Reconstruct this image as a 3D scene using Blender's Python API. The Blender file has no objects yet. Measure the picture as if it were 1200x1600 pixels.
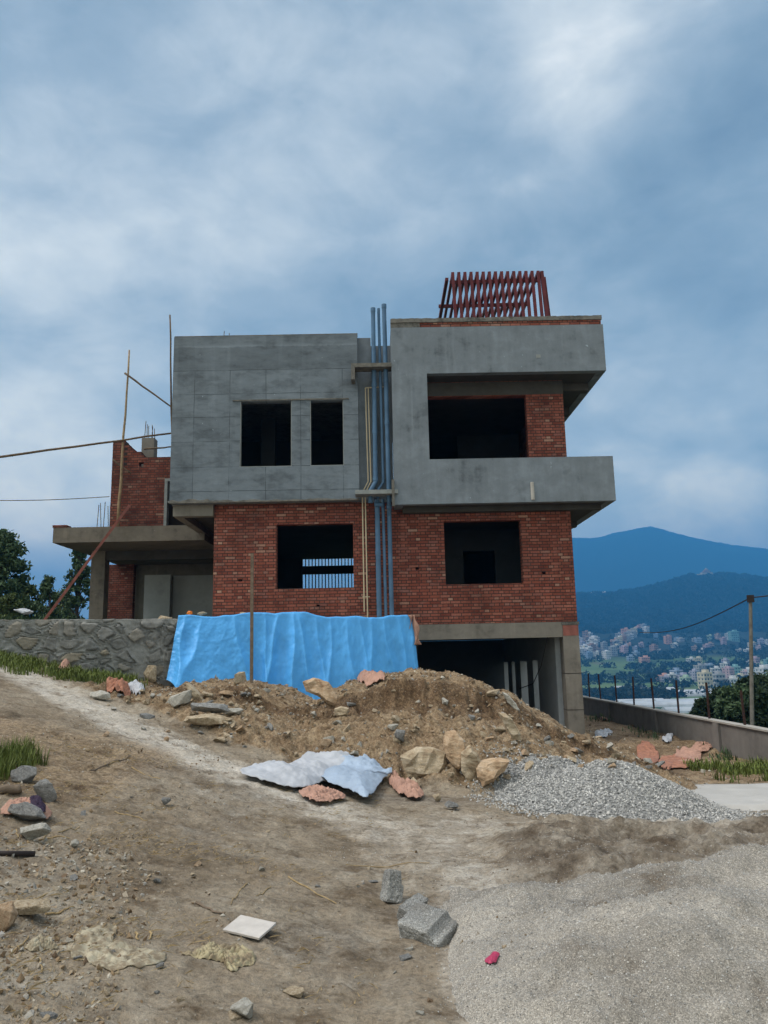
import bpy, bmesh, math, random
import numpy as np
from mathutils import Vector, Matrix
random.seed(7); rng = np.random.default_rng(7)
S = bpy.context.scene; COL = S.collection
# ------------------------------------------------------------------ camera
F = 1215.0; PITCH = math.radians(10.3); ROLL = math.radians(-1.2); YAW = math.radians(-0.5)
cam = bpy.data.cameras.new('camera'); co = bpy.data.objects.new('camera', cam); COL.objects.link(co)
CM = Matrix.Rotation(YAW, 3, 'Z') @ Matrix.Rotation(math.pi/2+PITCH, 3, 'X') @ Matrix.Rotation(ROLL, 3, 'Z')
co.matrix_world = Matrix.Translation((0, 0, 1.6)) @ CM.to_4x4()
cam.sensor_fit = 'VERTICAL'; cam.sensor_height = 32; cam.lens = F/1600*32
cam.clip_start = 0.05; cam.clip_end = 20000
S.camera = co
S.view_settings.view_transform = 'Standard'; S.view_settings.look = 'None'
S.view_settings.exposure = 0.12; S.view_settings.gamma = 1
S.cycles.volume_bounces = 0; S.cycles.max_bounces = 7
# ------------------------------------------------------------------ sun
SUN_EL, SUN_AZ = math.radians(56), math.radians(258)      # azimuth: clockwise from +Y
sl = bpy.data.lights.new('sun', 'SUN'); sl.energy = 2.6; sl.angle = math.radians(24); sl.color = (1, .94, .86)
so = bpy.data.objects.new('sun', sl); COL.objects.link(so)
sd = Vector((math.sin(SUN_AZ)*math.cos(SUN_EL), math.cos(SUN_AZ)*math.cos(SUN_EL), math.sin(SUN_EL)))
so.rotation_euler = sd.to_track_quat('Z', 'Y').to_euler(); so.location = (0, 0, 60)
# ------------------------------------------------------------------ node helper
class NT:
    def __init__(s, tree): s.t = tree; s.nd = tree.nodes; s.lk = tree.links
    def n(s, typ, ins=None, **kw):
        x = s.nd.new('ShaderNode'+typ)
        for k, v in kw.items(): setattr(x, k, v)
        if ins:
            for k, v in ins.items():
                i = x.inputs[k]
                if isinstance(v, bpy.types.NodeSocket): s.lk.new(v, i)
                elif isinstance(v, (tuple, list)) and i.type == 'RGBA' and len(v) == 3: i.default_value = (*v, 1)
                else: i.default_value = v
        return x
    def math(s, op, a, b=0.0, c=0.0, clamp=False):
        return s.n('Math', {0: a, 1: b, 2: c}, operation=op, use_clamp=clamp).outputs[0]
    def vmath(s, op, a, b=(0, 0, 0)): return s.n('VectorMath', {0: a, 1: b}, operation=op).outputs[0]
    def noise(s, vec, scale, detail=4, rough=.6, out='Fac', dist=0):
        return s.n('TexNoise', {'Vector': vec, 'Scale': scale, 'Detail': detail, 'Roughness': rough, 'Distortion': dist}).outputs[out]
    def ramp(s, fac, stops, interp='LINEAR'):
        r = s.n('ValToRGB', {'Fac': fac}); cr = r.color_ramp; cr.interpolation = interp
        while len(cr.elements) < len(stops): cr.elements.new(.5)
        for e, (p, c) in zip(cr.elements, stops):
            e.position = p; e.color = (*c, 1) if isinstance(c, (tuple, list)) else (c, c, c, 1)
        return r.outputs[0]
    def mix(s, fac, a, b, mode='MIX'):
        x = s.n('Mix', data_type='RGBA', blend_type=mode)
        for i, v in ((0, fac), (6, a), (7, b)):
            if isinstance(v, bpy.types.NodeSocket): s.lk.new(v, x.inputs[i])
            elif isinstance(v, (tuple, list)): x.inputs[i].default_value = (*v[:3], 1)
            else: x.inputs[i].default_value = v
        return x.outputs[2]
    def comb(s, x, y, z): return s.n('CombineXYZ', {0: x, 1: y, 2: z}).outputs[0]
    def sep(s, v): return s.n('SeparateXYZ', {0: v}).outputs
# ------------------------------------------------------------------ world
W = bpy.data.worlds.new('World'); S.world = W; W.use_nodes = True
t = NT(W.node_tree); t.nd.clear()
sky = t.n('TexSky', sky_type='NISHITA', sun_disc=False, sun_elevation=SUN_EL, sun_rotation=SUN_AZ, dust_density=2.0)
d = t.n('TexCoord').outputs['Generated']; dx, dy, dz = t.sep(d)
dzc = t.math('ADD', t.math('MAXIMUM', dz, 0.0), .55)
pv = t.comb(t.math('DIVIDE', dx, dzc), t.math('DIVIDE', dy, dzc), 0.0)
dq = t.vmath('MULTIPLY', d, (1, 1, 1.7))
n1 = t.noise(t.vmath('ADD', dq, (3.3, 1.7, 2)), 2.5, 5, .5, dist=.35)
n2 = t.noise(t.vmath('ADD', dq, (9.3, 4.7, 5)), 6.2, 7, .55, dist=.45)
n3 = t.noise(t.vmath('ADD', dq, (1.3, 8.1, 7)), 1.0, 2, .5)
n4 = t.noise(t.vmath('ADD', dq, (2.3, 4.1, 9)), 13., 6, .6, dist=.5)
def blob(az, el, w, amp):
    a, e = math.radians(az), math.radians(el)
    c = t.n('VectorMath', {0: d, 1: (math.sin(a)*math.cos(e), math.cos(a)*math.cos(e), math.sin(e))}, operation='DOT_PRODUCT').outputs[1]
    k = t.math('DIVIDE', t.math('SUBTRACT', c, 1.0), 1-math.cos(math.radians(w)))
    return t.math('MULTIPLY', t.math('POWER', 2.718, k), amp)
cen = lambda n, k: t.math('MULTIPLY', t.math('SUBTRACT', n, .5), k)
dens = t.math('ADD', .5, t.math('ADD', cen(n1, 1.35), t.math('ADD', cen(n2, .62), t.math('ADD', cen(n3, .6), cen(n4, .30)))))
for b in ((-25, 12, 8, .26), (-26, 27, 10, .12), (-8, 42, 7, .20), (3, 39, 5, .17), (14, 40, 5, .28), (11, 33, 4, .16), (2, 25, 11, -.16), (24, 26, 9, -.34), (-15, 38, 8, .10), (24, 13, 7, .12), (-10, 24, 6, -.06), (14, 20, 5, -.04), (-24, 42, 6, .05)):
    dens = t.math('ADD', dens, blob(*b))
cc = t.ramp(dens, [(.18, (.165, .235, .32)), (.36, (.225, .308, .40)), (.54, (.31, .395, .49)), (.70, (.435, .515, .60)), (.86, (.585, .655, .72)), (1.0, (.75, .80, .85))])
cl = t.mix(1.0, cc, (10, 10, 10), 'MULTIPLY')
back = t.math('SUBTRACT', t.math('ADD', t.math('MULTIPLY', dz, 1.5), t.math('MULTIPLY', dy, -.25)), .95, clamp=True)   # the cloud deck thins overhead, where the light comes from
cl = t.mix(t.math('MULTIPLY', back, 1.6, clamp=True), cl, (16, 16, 16))
kz = t.math('DIVIDE', .235, t.math('MAXIMUM', dz, .17))     # seen through the valley haze: the cloud deck itself is brighter and warmer
cl = t.mix(1.0, cl, t.comb(t.math('POWER', 2.718, t.math('MULTIPLY', kz, .96)), t.math('POWER', 2.718, t.math('MULTIPLY', kz, .80)), t.math('POWER', 2.718, t.math('MULTIPLY', kz, .50))), 'MULTIPLY')
out = t.mix(.93, sky.outputs[0], cl)
bg = t.n('Background', {'Color': out, 'Strength': .1})
t.n('OutputWorld', {'Surface': bg.outputs[0]})
# ------------------------------------------------------------------ numpy noise
_P = rng.permutation(512); _P = np.concatenate([_P, _P, _P])
_G = rng.normal(size=(512, 2)); _G /= np.linalg.norm(_G, axis=1)[:, None]
def perlin(x, y):
    x = np.asarray(x, float); y = np.asarray(y, float)
    xi = np.floor(x).astype(int); yi = np.floor(y).astype(int); fx = x-xi; fy = y-yi
    xi &= 511; yi &= 511
    u = fx**3*(fx*(fx*6-15)+10); v = fy**3*(fy*(fy*6-15)+10)
    def g(ix, iy, ax, ay):
        gi = _G[_P[(_P[ix & 511]+iy) & 511] & 511]; return gi[..., 0]*ax+gi[..., 1]*ay
    a = g(xi, yi, fx, fy); b = g(xi+1, yi, fx-1, fy); c = g(xi, yi+1, fx, fy-1); e = g(xi+1, yi+1, fx-1, fy-1)
    return (a*(1-u)+b*u)*(1-v)+(c*(1-u)+e*u)*v
def fbm(x, y, oct=5, g=.5, seed=0):
    r = 0; a = 1; x = np.asarray(x, float)+seed*17.3; y = np.asarray(y, float)+seed*9.1
    for i in range(oct): r = r+a*perlin(x, y); x = x*2.03+5.1; y = y*2.03+3.7; a *= g
    return r
def ridge(x, y, oct=4, g=.5, seed=0):
    r = 0; a = 1; x = np.asarray(x, float)+seed*11.3; y = np.asarray(y, float)+seed*5.1
    for i in range(oct): r = r+a*(1-2.4*np.abs(perlin(x, y))); x = x*2.1+5.1; y = y*2.1+3.7; a *= g
    return r
def ss(a, b, x): t_ = np.clip((np.asarray(x, float)-a)/(b-a), 0, 1); return t_*t_*(3-2*t_)
# ------------------------------------------------------------------ terrain functions
cr_x = [-9, -4.45, -3.74, -3.03, -2.21, -1.59, -1.18, -.67, .05, .67, 1.29, 1.7, 2.1, 2.4, 2.7, 3.14, 3.69, 4.6]
cr_z = [0, .93, .98, 1.12, 1.10, .88, .72, .98, 1.14, 1.21, 1.17, 1.02, .84, .67, .45, .20, .02, -.45]
ft_x = [-6, -3.5, -2.2, -.9, .2, 1.0, 1.8, 3.0, 4.5, 6]
ft_y = [12.4, 11.6, 10.6, 9.9, 9.45, 9.2, 9.3, 10.0, 11.2, 12]
def base_h(x, y):
    s = np.minimum(.5*(-x-.1+np.sqrt((x+.1)**2+.3)), 9)
    left = s*(.13+.01*np.clip(y, 0, 16))
    right = -np.minimum(.055*np.clip(y-4, 0, None)*ss(.3, 4, x), .75)
    return left+right
def wall_y(x): return np.interp(x, [-16, -6.55, -3.71, .75, 2], [10.6, 13.6, 14.6, 16.6, 17.2])
def heap_mask(x, y):
    yf = np.interp(x, ft_x, ft_y)
    return ss(-.1, .5, y-yf)*ss(18.5, 16, y)*ss(-5.2, -4.2, x)*ss(5.0, 4.2, x)
PRX = np.linspace(-3.6, 4.4, 801); PRY = np.linspace(2.6, 9.0, 641); _px, _py = np.meshgrid(PRX, PRY); PIT = np.zeros_like(_px)
for i in range(230):      # footprints, scuffs and kicked-up clods
    cx, cy = rng.uniform(-3.2, 4.2), 2.8+6*rng.random()**.8; a = rng.uniform(0, 3.14); l, w = rng.uniform(.05, .16), rng.uniform(.03, .06); u_ = (_px-cx)*math.cos(a)+(_py-cy)*math.sin(a); v_ = -(_px-cx)*math.sin(a)+(_py-cy)*math.cos(a)
    q = (u_/l)**2+(v_/w)**2; s_ = rng.choice([-1, -1, 1]); PIT += rng.uniform(.006, .020)*s_*np.exp(-q)-rng.uniform(.2, .5)*.012*s_*np.exp(-((np.sqrt(q)-1.5)/.35)**2)
PIT += .010*np.maximum(ridge(_px*6, _py*6.5, 4, .62, 91), .2)*ss(0, .4, fbm(_px*.9, _py*.9, 3, .5, 92))+.005*fbm(_px*22, _py*22, 3, .7, 93)
for cx_, ang in ((-.15, .10), (.95, .10)):      # faint wheel ruts
    uu = _px-(cx_+.10*(_py-3)-.012*(_py-3)**2); PIT -= .016*np.exp(-(uu/.10)**2)*(.6+.4*np.sin(_py*23))*ss(8.8, 7, _py); PIT += .008*np.exp(-((np.abs(uu)-.17)/.05)**2)*ss(8.8, 7, _py)
def pits(x, y):
    fx = np.clip((x-PRX[0])/.01, 0, 799.99); fy = np.clip((y-PRY[0])/.01, 0, 639.99); i = fx.astype(int); j = fy.astype(int); a = fx-i; b = fy-j
    v = (PIT[j, i]*(1-a)+PIT[j, i+1]*a)*(1-b)+(PIT[j+1, i]*(1-a)+PIT[j+1, i+1]*a)*b
    return v*ss(-3.6, -3.3, x)*ss(4.4, 4.1, x)*ss(2.6, 2.9, y)*ss(9.0, 8.3, y)
def H(x, y, fine=True):
    x = np.asarray(x, float); y = np.asarray(y, float)
    g = base_h(x, y)
    yf = np.interp(x, ft_x, ft_y)+.25*perlin(x*.9, x*0+3.3); zc = np.interp(x, cr_x, cr_z)
    tt = (y-yf)/(12.7-yf)+.035*perlin(x*5.3, y*0+1)
    pr = np.interp(tt+.07*perlin(x*2.2, y*1.1+7), [0, .15, .45, .72, .83, .895, 1.0], [0, .09, .36, .52, .60, .90, 1.0])
    amp = np.maximum(zc-g, 0)
    fall = np.where(x < 1.0, 1.0, ss(17.0, 14.3, y)); fall = fall*(1-ss(.6, 1.3, x))+ss(16.6, 13.6, y)*ss(.6, 1.3, x)
    h = g+amp*pr*fall*ss(-5.4, -4.0, x)
    hm = heap_mask(x, y)
    # wet sand ridges on the right
    wm = ss(.6, 1.6, x)*ss(5.35, 5.9, y)*ss(8.0, 7.0, y)
    h = h+wm*(.02+.05*ss(1, 4, x)+.095*np.maximum(ridge(x*.8+.35*y, y*1.55, 3, .55, 3), -.4)+.05*ridge(x*2.6, y*3.9, 3, .6, 4))
    # worn path: shallow trough
    pc = np.interp(y, [3, 5, 7, 9, 11, 13], [-.25, -.4, -.8, -2.2, -4.4, -7.5])
    if fine:
        h = h+pits(x, y)
        near = np.clip(14/np.maximum(y, 3), .5, 1)*(np.abs(x) < 30)*(y < 40)
        h = h+near*(.022*fbm(x*1.6, y*1.6, 4, .55)+.012*fbm(x*7, y*7, 3, .6, 2)*(1+1.5*ss(-.3, -1.8, x-.0*y)))
        h = h+hm*(.10*fbm(x*1.7, y*1.9, 3, .6, 4)+.085*ridge(x*3.1, y*3.6, 4, .6, 5)*(.35+.65*(tt < .87))+.02*fbm(x*13, y*13, 2, .6, 6))
    # terrace behind the stone wall, under and behind the house
    tm = (y > wall_y(x)+.25) & (x < .78)
    h = np.where(tm, 2.08+.03*fbm(x, y, 3), h)
    bm_ = (x >= .78) & (y > 16.0)
    h = np.where(bm_, h*(1-ss(16, 18, y))+ss(16, 18, y)*(-.62+.05*fbm(x*1.5, y*1.5, 4)*(x > 4.6)+(.10*fbm(x*3, y*3, 3, .6)+.05)*((x > 4.9) & (x < 9))), h)
    # slopes down to the valley
    px_ = 7.45-(y-15.5)*.04
    h = h-np.where(x > px_+.4, np.minimum(.42*(x-px_-.4), 34)*ss(10, 14, y+x*0), 0)
    h = h-(34+h)*ss(36, 260, y)
    h = np.minimum(h, 2.6+0*h)
    return np.maximum(h, -34.5)
def at(px, py, Y):
    d_ = CM @ Vector(((px-600)/F, (800-py)/F, -1)); k = Y/d_.y
    return Vector((d_.x*k, Y, 1.6+d_.z*k))
_TS = np.concatenate([np.arange(2.5, 30, .02)])
def gp(px, py):
    """where the sight line through a photo pixel meets the ground"""
    d_ = CM @ Vector(((px-600)/F, (800-py)/F, -1)); d_ = d_/d_.y
    X = d_.x*_TS; Z = 1.6+d_.z*_TS
    hit = np.nonzero(Z < TOP(X, _TS))[0]
    i = hit[0] if len(hit) else len(_TS)-1
    return Vector((float(X[i]), float(_TS[i]), float(Z[i])))
# sand heap and gravel heights over the ground
def sand_h(x, y):
    def lobe(cx, cy, rx, ry, h):
        r = np.sqrt(((x-cx)/rx)**2+((y-cy)/ry)**2); return h*np.maximum(1-r**1.25, -.5)
    a = lobe(1.6, 4.05, 1.5, 1.05, .44); b = lobe(.95, 4.95, .95, .75, .12); c = lobe(2.25, 4.85, 2.0, .72, .46); e = lobe(4.3, 4.8, 1.8, .8, .46)
    k = .07
    v = np.stack([a, b, c, e]); m = k*np.log(np.sum(np.exp(v/k), 0))-.30*ss(.50, -.15, x-.0*y)*ss(6.6, 5.6, y)
    m = m+.012*fbm(x*9, y*9, 3, .6, 30)+.007*ridge(x*14, y*10, 2, .5, 31)+.022*ridge(x*2.6, y*3.3, 3, .5, 33)*ss(.02, .16, m)
    return m-.045+.045*fbm(x*1.3, y*1.5, 4, .55, 8)+.03*ridge(x*1.9, y*2.6, 2, .5, 9)*ss(1.6, .2, x+(y-5)*.0)*ss(4.3, 5.2, y)
def gravel_h(x, y):
    r = np.sqrt(((x-2.68)/1.42)**2+((y-9.3)/1.25)**2+.03)
    e = 1+.08*perlin(x*1.3, y*1.3)
    return .66*(1-r*e)-.02+.02*fbm(x*3, y*3, 3)
def TOP(x, y):
    g = H(x, y); s_ = sand_h(x, y); v = gravel_h(x, y)
    g = np.where((s_ > 0) & (y < 7.5), g+s_, g)
    return np.where((v > 0) & (y > 7.5) & (y < 12), g+v, g)
def topz(x, y): return float(TOP(np.array([x]), np.array([y]))[0])
# ------------------------------------------------------------------ mesh helpers
def tag(o, label=None, cat=None, group=None, kind=None):
    if label: o['label'] = label
    if cat: o['category'] = cat
    if group: o['group'] = group
    if kind: o['kind'] = kind
    return o
def npmesh(name, V, Fc, mats, parent=None, smooth=True, midx=None, cols=None):
    V = np.ascontiguousarray(V, np.float32); Fc = np.ascontiguousarray(Fc, np.int32)
    me = bpy.data.meshes.new(name); k = Fc.shape[1]
    me.vertices.add(len(V)); me.vertices.foreach_set('co', V.ravel())
    me.loops.add(Fc.size); me.loops.foreach_set('vertex_index', Fc.ravel())
    me.polygons.add(len(Fc)); me.polygons.foreach_set('loop_start', np.arange(0, Fc.size, k, dtype=np.int32))
    me.polygons.foreach_set('use_smooth', np.full(len(Fc), smooth))
    if midx is not None: me.polygons.foreach_set('material_index', np.asarray(midx, np.int32))
    for m in (mats if isinstance(mats, (list, tuple)) else [mats]): me.materials.append(m)
    if cols:
        for an, c in cols.items():
            a = me.attributes.new(an, 'FLOAT_COLOR', 'POINT'); a.data.foreach_set('color', np.ascontiguousarray(c, np.float32).ravel())
    me.update(); me.validate()
    o = bpy.data.objects.new(name, me); COL.objects.link(o); o.parent = parent
    return o
def grid_faces(ny, nx, keep=None):
    i = np.arange(ny-1)[:, None]*nx+np.arange(nx-1)[None]
    f = np.stack([i, i+1, i+1+nx, i+nx], -1).reshape(-1, 4)
    return f if keep is None else f[keep.ravel()]
def empty(name, loc=(0, 0, 0), **k):
    o = bpy.data.objects.new(name, None); COL.objects.link(o); o.location = loc; o.empty_display_size = .1
    return tag(o, **k)
class MB:
    def __init__(s): s.v = []; s.f = []; s.m = []
    def add(s, vs, fs, mi=0):
        b = len(s.v); s.v += [tuple(v) for v in vs]; s.f += [tuple(b+i for i in f) for f in fs]; s.m += [mi]*len(fs); return s
    def box(s, x0, x1, y0, y1, z0, z1, mi=0):
        return s.add([(x0, y0, z0), (x1, y0, z0), (x1, y1, z0), (x0, y1, z0), (x0, y0, z1), (x1, y0, z1), (x1, y1, z1), (x0, y1, z1)],
              [(0, 3, 2, 1), (4, 5, 6, 7), (0, 1, 5, 4), (1, 2, 6, 5), (2, 3, 7, 6), (3, 0, 4, 7)], mi)
    def beam(s, p, q, w, h=None, mi=0, up=(0, 0, 1)):
        p = Vector(p); q = Vector(q); h = h or w; a = (q-p).normalized(); u = Vector(up)
        if abs(a.dot(u)) > .95: u = Vector((0, 1, 0))
        r = a.cross(u).normalized()*w/2; u = r.cross(a).normalized()*h/2
        vs = [p-r-u, p+r-u, p+r+u, p-r+u, q-r-u, q+r-u, q+r+u, q-r+u]
        return s.add(vs, [(0, 1, 2, 3), (7, 6, 5, 4), (0, 4, 5, 1), (1, 5, 6, 2), (2, 6, 7, 3), (3, 7, 4, 0)], mi)
    def tube(s, pts, r, n=10, r2=None, mi=0, jit=0):
        pts = [Vector(p) for p in pts]; b = len(s.v); m = len(pts)
        for k, p in enumerate(pts):
            a = (pts[min(k+1, m-1)]-pts[max(k-1, 0)]).normalized()
            u = Vector((0, 0, 1)) if abs(a.z) < .9 else Vector((1, 0, 0))
            e1 = a.cross(u).normalized(); e2 = a.cross(e1)
            rr = r if r2 is None else r+(r2-r)*k/max(m-1, 1)
            for j in range(n):
                an = 2*math.pi*j/n; q = p+(e1*math.cos(an)+e2*math.sin(an))*rr*(1+jit*(random.random()-.5)); s.v.append(tuple(q))
        for k in range(m-1):
            for j in range(n):
                s.f.append((b+k*n+j, b+k*n+(j+1) % n, b+(k+1)*n+(j+1) % n, b+(k+1)*n+j)); s.m.append(mi)
        s.f.append(tuple(b+j for j in range(n))[::-1]); s.m.append(mi)
        s.f.append(tuple(b+(m-1)*n+j for j in range(n))); s.m.append(mi)
        return s
    def wall(s, axis, a0, a1, z0, z1, t0, t1, holes=(), mi=0):
        """slab with rectangular openings; axis 'x': runs along x, t = y; axis 'y': runs along y, t = x"""
        A = sorted({a0, a1, *[h[0] for h in holes], *[h[1] for h in holes]}); A = [a for a in A if a0 <= a <= a1]
        Z = sorted({z0, z1, *[h[2] for h in holes], *[h[3] for h in holes]}); Z = [z for z in Z if z0 <= z <= z1]
        def solid(i, j):
            if i < 0 or j < 0 or i >= len(A)-1 or j >= len(Z)-1: return False
            a = (A[i]+A[i+1])/2; z = (Z[j]+Z[j+1])/2
            return not any(h[0] < a < h[1] and h[2] < z < h[3] for h in holes)
        P = (lambda a, t_, z: (a, t_, z)) if axis == 'x' else (lambda a, t_, z: (t_, a, z))
        def quad(*c):
            s.add(c, [(0, 1, 2, 3)] if axis == 'x' else [(3, 2, 1, 0)], mi)
        for i in range(len(A)-1):
            for j in range(len(Z)-1):
                if not solid(i, j): continue
                l, r, b, u = A[i], A[i+1], Z[j], Z[j+1]
                quad(P(l, t0, b), P(r, t0, b), P(r, t0, u), P(l, t0, u)); quad(P(r, t1, b), P(l, t1, b), P(l, t1, u), P(r, t1, u))
                if not solid(i-1, j): quad(P(l, t1, b), P(l, t0, b), P(l, t0, u), P(l, t1, u))
                if not solid(i+1, j): quad(P(r, t0, b), P(r, t1, b), P(r, t1, u), P(r, t0, u))
                if not solid(i, j-1): quad(P(l, t1, b), P(r, t1, b), P(r, t0, b), P(l, t0, b))
                if not solid(i, j+1): quad(P(l, t0, u), P(r, t0, u), P(r, t1, u), P(l, t1, u))
        return s
    def build(s, name, mats, parent=None, smooth=False, loc=None, weld=False):
        me = bpy.data.meshes.new(name); v = s.v
        if loc is not None: v = [(a-loc[0], b-loc[1], c-loc[2]) for a, b, c in v]
        me.from_pydata(v, [], s.f)
        for m in (mats if isinstance(mats, (list, tuple)) else [mats]): me.materials.append(m)
        me.polygons.foreach_set('material_index', s.m)
        if smooth: me.polygons.foreach_set('use_smooth', [True]*len(s.f))
        if weld:
            b = bmesh.new(); b.from_mesh(me); bmesh.ops.remove_doubles(b, verts=b.verts, dist=.0005); b.to_mesh(me); b.free()
        me.update()
        o = bpy.data.objects.new(name, me); COL.objects.link(o); o.parent = parent
        if loc is not None: o.location = loc
        return o
# ------------------------------------------------------------------ materials
def newmat(name):
    m = bpy.data.materials.new(name); m.use_nodes = True; t = NT(m.node_tree); t.nd.clear()
    b = t.n('BsdfPrincipled'); t.n('OutputMaterial', {'Surface': b.outputs[0]}); b.inputs['Specular IOR Level'].default_value = .25
    return m, t, b
def setc(t, b, col, rough=.85, bump=None, bs=.5, bd=.02):
    for k, v in (('Base Color', col), ('Roughness', rough)):
        if isinstance(v, bpy.types.NodeSocket): t.lk.new(v, b.inputs[k])
        elif isinstance(v, tuple): b.inputs[k].default_value = (*v, 1)
        else: b.inputs[k].default_value = v
    if bump is not None:
        bp = t.n('Bump', {'Height': bump, 'Strength': bs, 'Distance': bd}); t.lk.new(bp.outputs[0], b.inputs['Normal'])
def simple(name, c, rough=.8, var=.25, scale=6, bump=.4, bd=.01, c2=None, bscale=None):
    m, t, b = newmat(name); o = t.n('TexCoord').outputs['Object']
    n = t.noise(o, scale, 5, .6)
    c2 = c2 or tuple(k*(1-var) for k in c); c1 = tuple(min(k*(1+var*.6), 1) for k in c)
    setc(t, b, t.ramp(n, [(.3, c2), (.68, c1)]), rough, t.noise(o, bscale or scale*5, 4, .65), bump, bd)
    return m
def concrete(name, c, dark=.6, streak=.5, panels=False, warm=0, scale=1.0):
    m, t, b = newmat(name); o = t.n('TexCoord').outputs['Object']; x, y, z = t.sep(o)
    oh = t.vmath('MULTIPLY', o, (1, 1, 2.4 if panels else 1.2))
    big = t.noise(oh, .9*scale, 5, .6, dist=.4); mid = t.noise(t.vmath('ADD', oh, (4, 9, 2)), 3.2*scale, 6, .65, dist=.3)
    u = t.math('ADD', x, y)
    st = t.noise(t.comb(t.math('MULTIPLY', u, 3.0), 0.0, t.math('MULTIPLY', z, .35)), 1.6, 4, .6)
    f = t.math('ADD', t.math('MULTIPLY', big, .50), t.math('ADD', t.math('MULTIPLY', mid, .40), t.math('MULTIPLY', t.math('SUBTRACT', st, .1), .32*streak)))
    lo = tuple(k*dark for k in c); hi = tuple(min(1, k*1.28) for k in c)
    col = t.ramp(f, [(.40, lo), (.52, tuple(k*.9 for k in c)), (.60, c), (.74, hi)])
    # pale lime streaks and a few damp patches
    s2 = t.noise(t.comb(t.math('MULTIPLY', u, 2.3), 3.0, t.math('MULTIPLY', z, .22)), 1.3, 3, .6)
    col = t.mix(t.math('MULTIPLY', t.ramp(s2, [(.60, 0.), (.72, 1.)]), .35*streak), col, tuple(min(1, k*1.7) for k in c))
    dp = t.noise(t.vmath('ADD', oh, (1, 5, 7)), 2.1*scale, 4, .55)
    fk = t.noise(t.vmath('ADD', o, (7, 2, 3)), 11., 3, .5); col = t.mix(t.math('MULTIPLY', t.ramp(fk, [(.735, 0.), (.76, 1.)]), .6), col, tuple(min(1, k*2.4) for k in c))
    col = t.mix(t.math('MULTIPLY', t.ramp(dp, [(.60, 0.), (.70, 1.)]), .35), col, tuple(k*.55 for k in c))
    h = t.math('ADD', t.math('MULTIPLY', t.noise(o, 38, 4, .7), .5), mid)
    if panels:
        def line(co_, vals, wd):
            r = None
            for v in vals:
                dd = t.math('ABSOLUTE', t.math('SUBTRACT', co_, v)); k = t.math('LESS_THAN', dd, wd)
                r = k if r is None else t.math('MAXIMUM', r, k)
            return r
        zz = t.math('ADD', z, t.math('MULTIPLY', t.noise(o, .8, 2), .04)); xx = t.math('ADD', x, t.math('MULTIPLY', t.noise(o, .9, 2), .04))
        l = t.math('MAXIMUM', line(zz, [8.71, 8.09, 7.49, 6.86, 6.21, 5.60], .009), t.math('MULTIPLY', line(xx, [-4.50, -3.61, -2.71, -1.84, -.80], .008), t.math('LESS_THAN', z, 8.69)))
        brk = t.ramp(t.noise(o, 2.4, 3), [(.42, .25), (.55, 1.)])
        col = t.mix(t.math('MULTIPLY', t.math('MULTIPLY', l, brk), .75), col, tuple(k*.28 for k in c))
        zw = t.math('ADD', z, t.math('MULTIPLY', t.math('SUBTRACT', mid, .5), .10))
        col = t.mix(1.0, col, t.ramp(t.math('DIVIDE', t.math('SUBTRACT', zw, 8.4), 1.3), [(.2, 1.0), (.27, .80), (.69, .84), (.715, 1.18), (.76, .98), (.9, .9)]), 'MULTIPLY')   # parapet render is an older, darker coat
        # every panel was troweled on its own day
        cell = t.n('TexWhiteNoise', {'Vector': t.comb(t.math('FLOOR', t.math('DIVIDE', t.math('ADD', x, 9.03), .9)), t.math('FLOOR', t.math('DIVIDE', t.math('SUBTRACT', z, 5.60), .622)), 0.)}).outputs[0]
        col = t.mix(1.0, col, t.ramp(cell, [(0, .91), (1, 1.06)]), 'MULTIPLY')
        h = t.math('SUBTRACT', h, t.math('MULTIPLY', l, 1.5))
    setc(t, b, col, .88, h, .45, .012)
    return m
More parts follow.
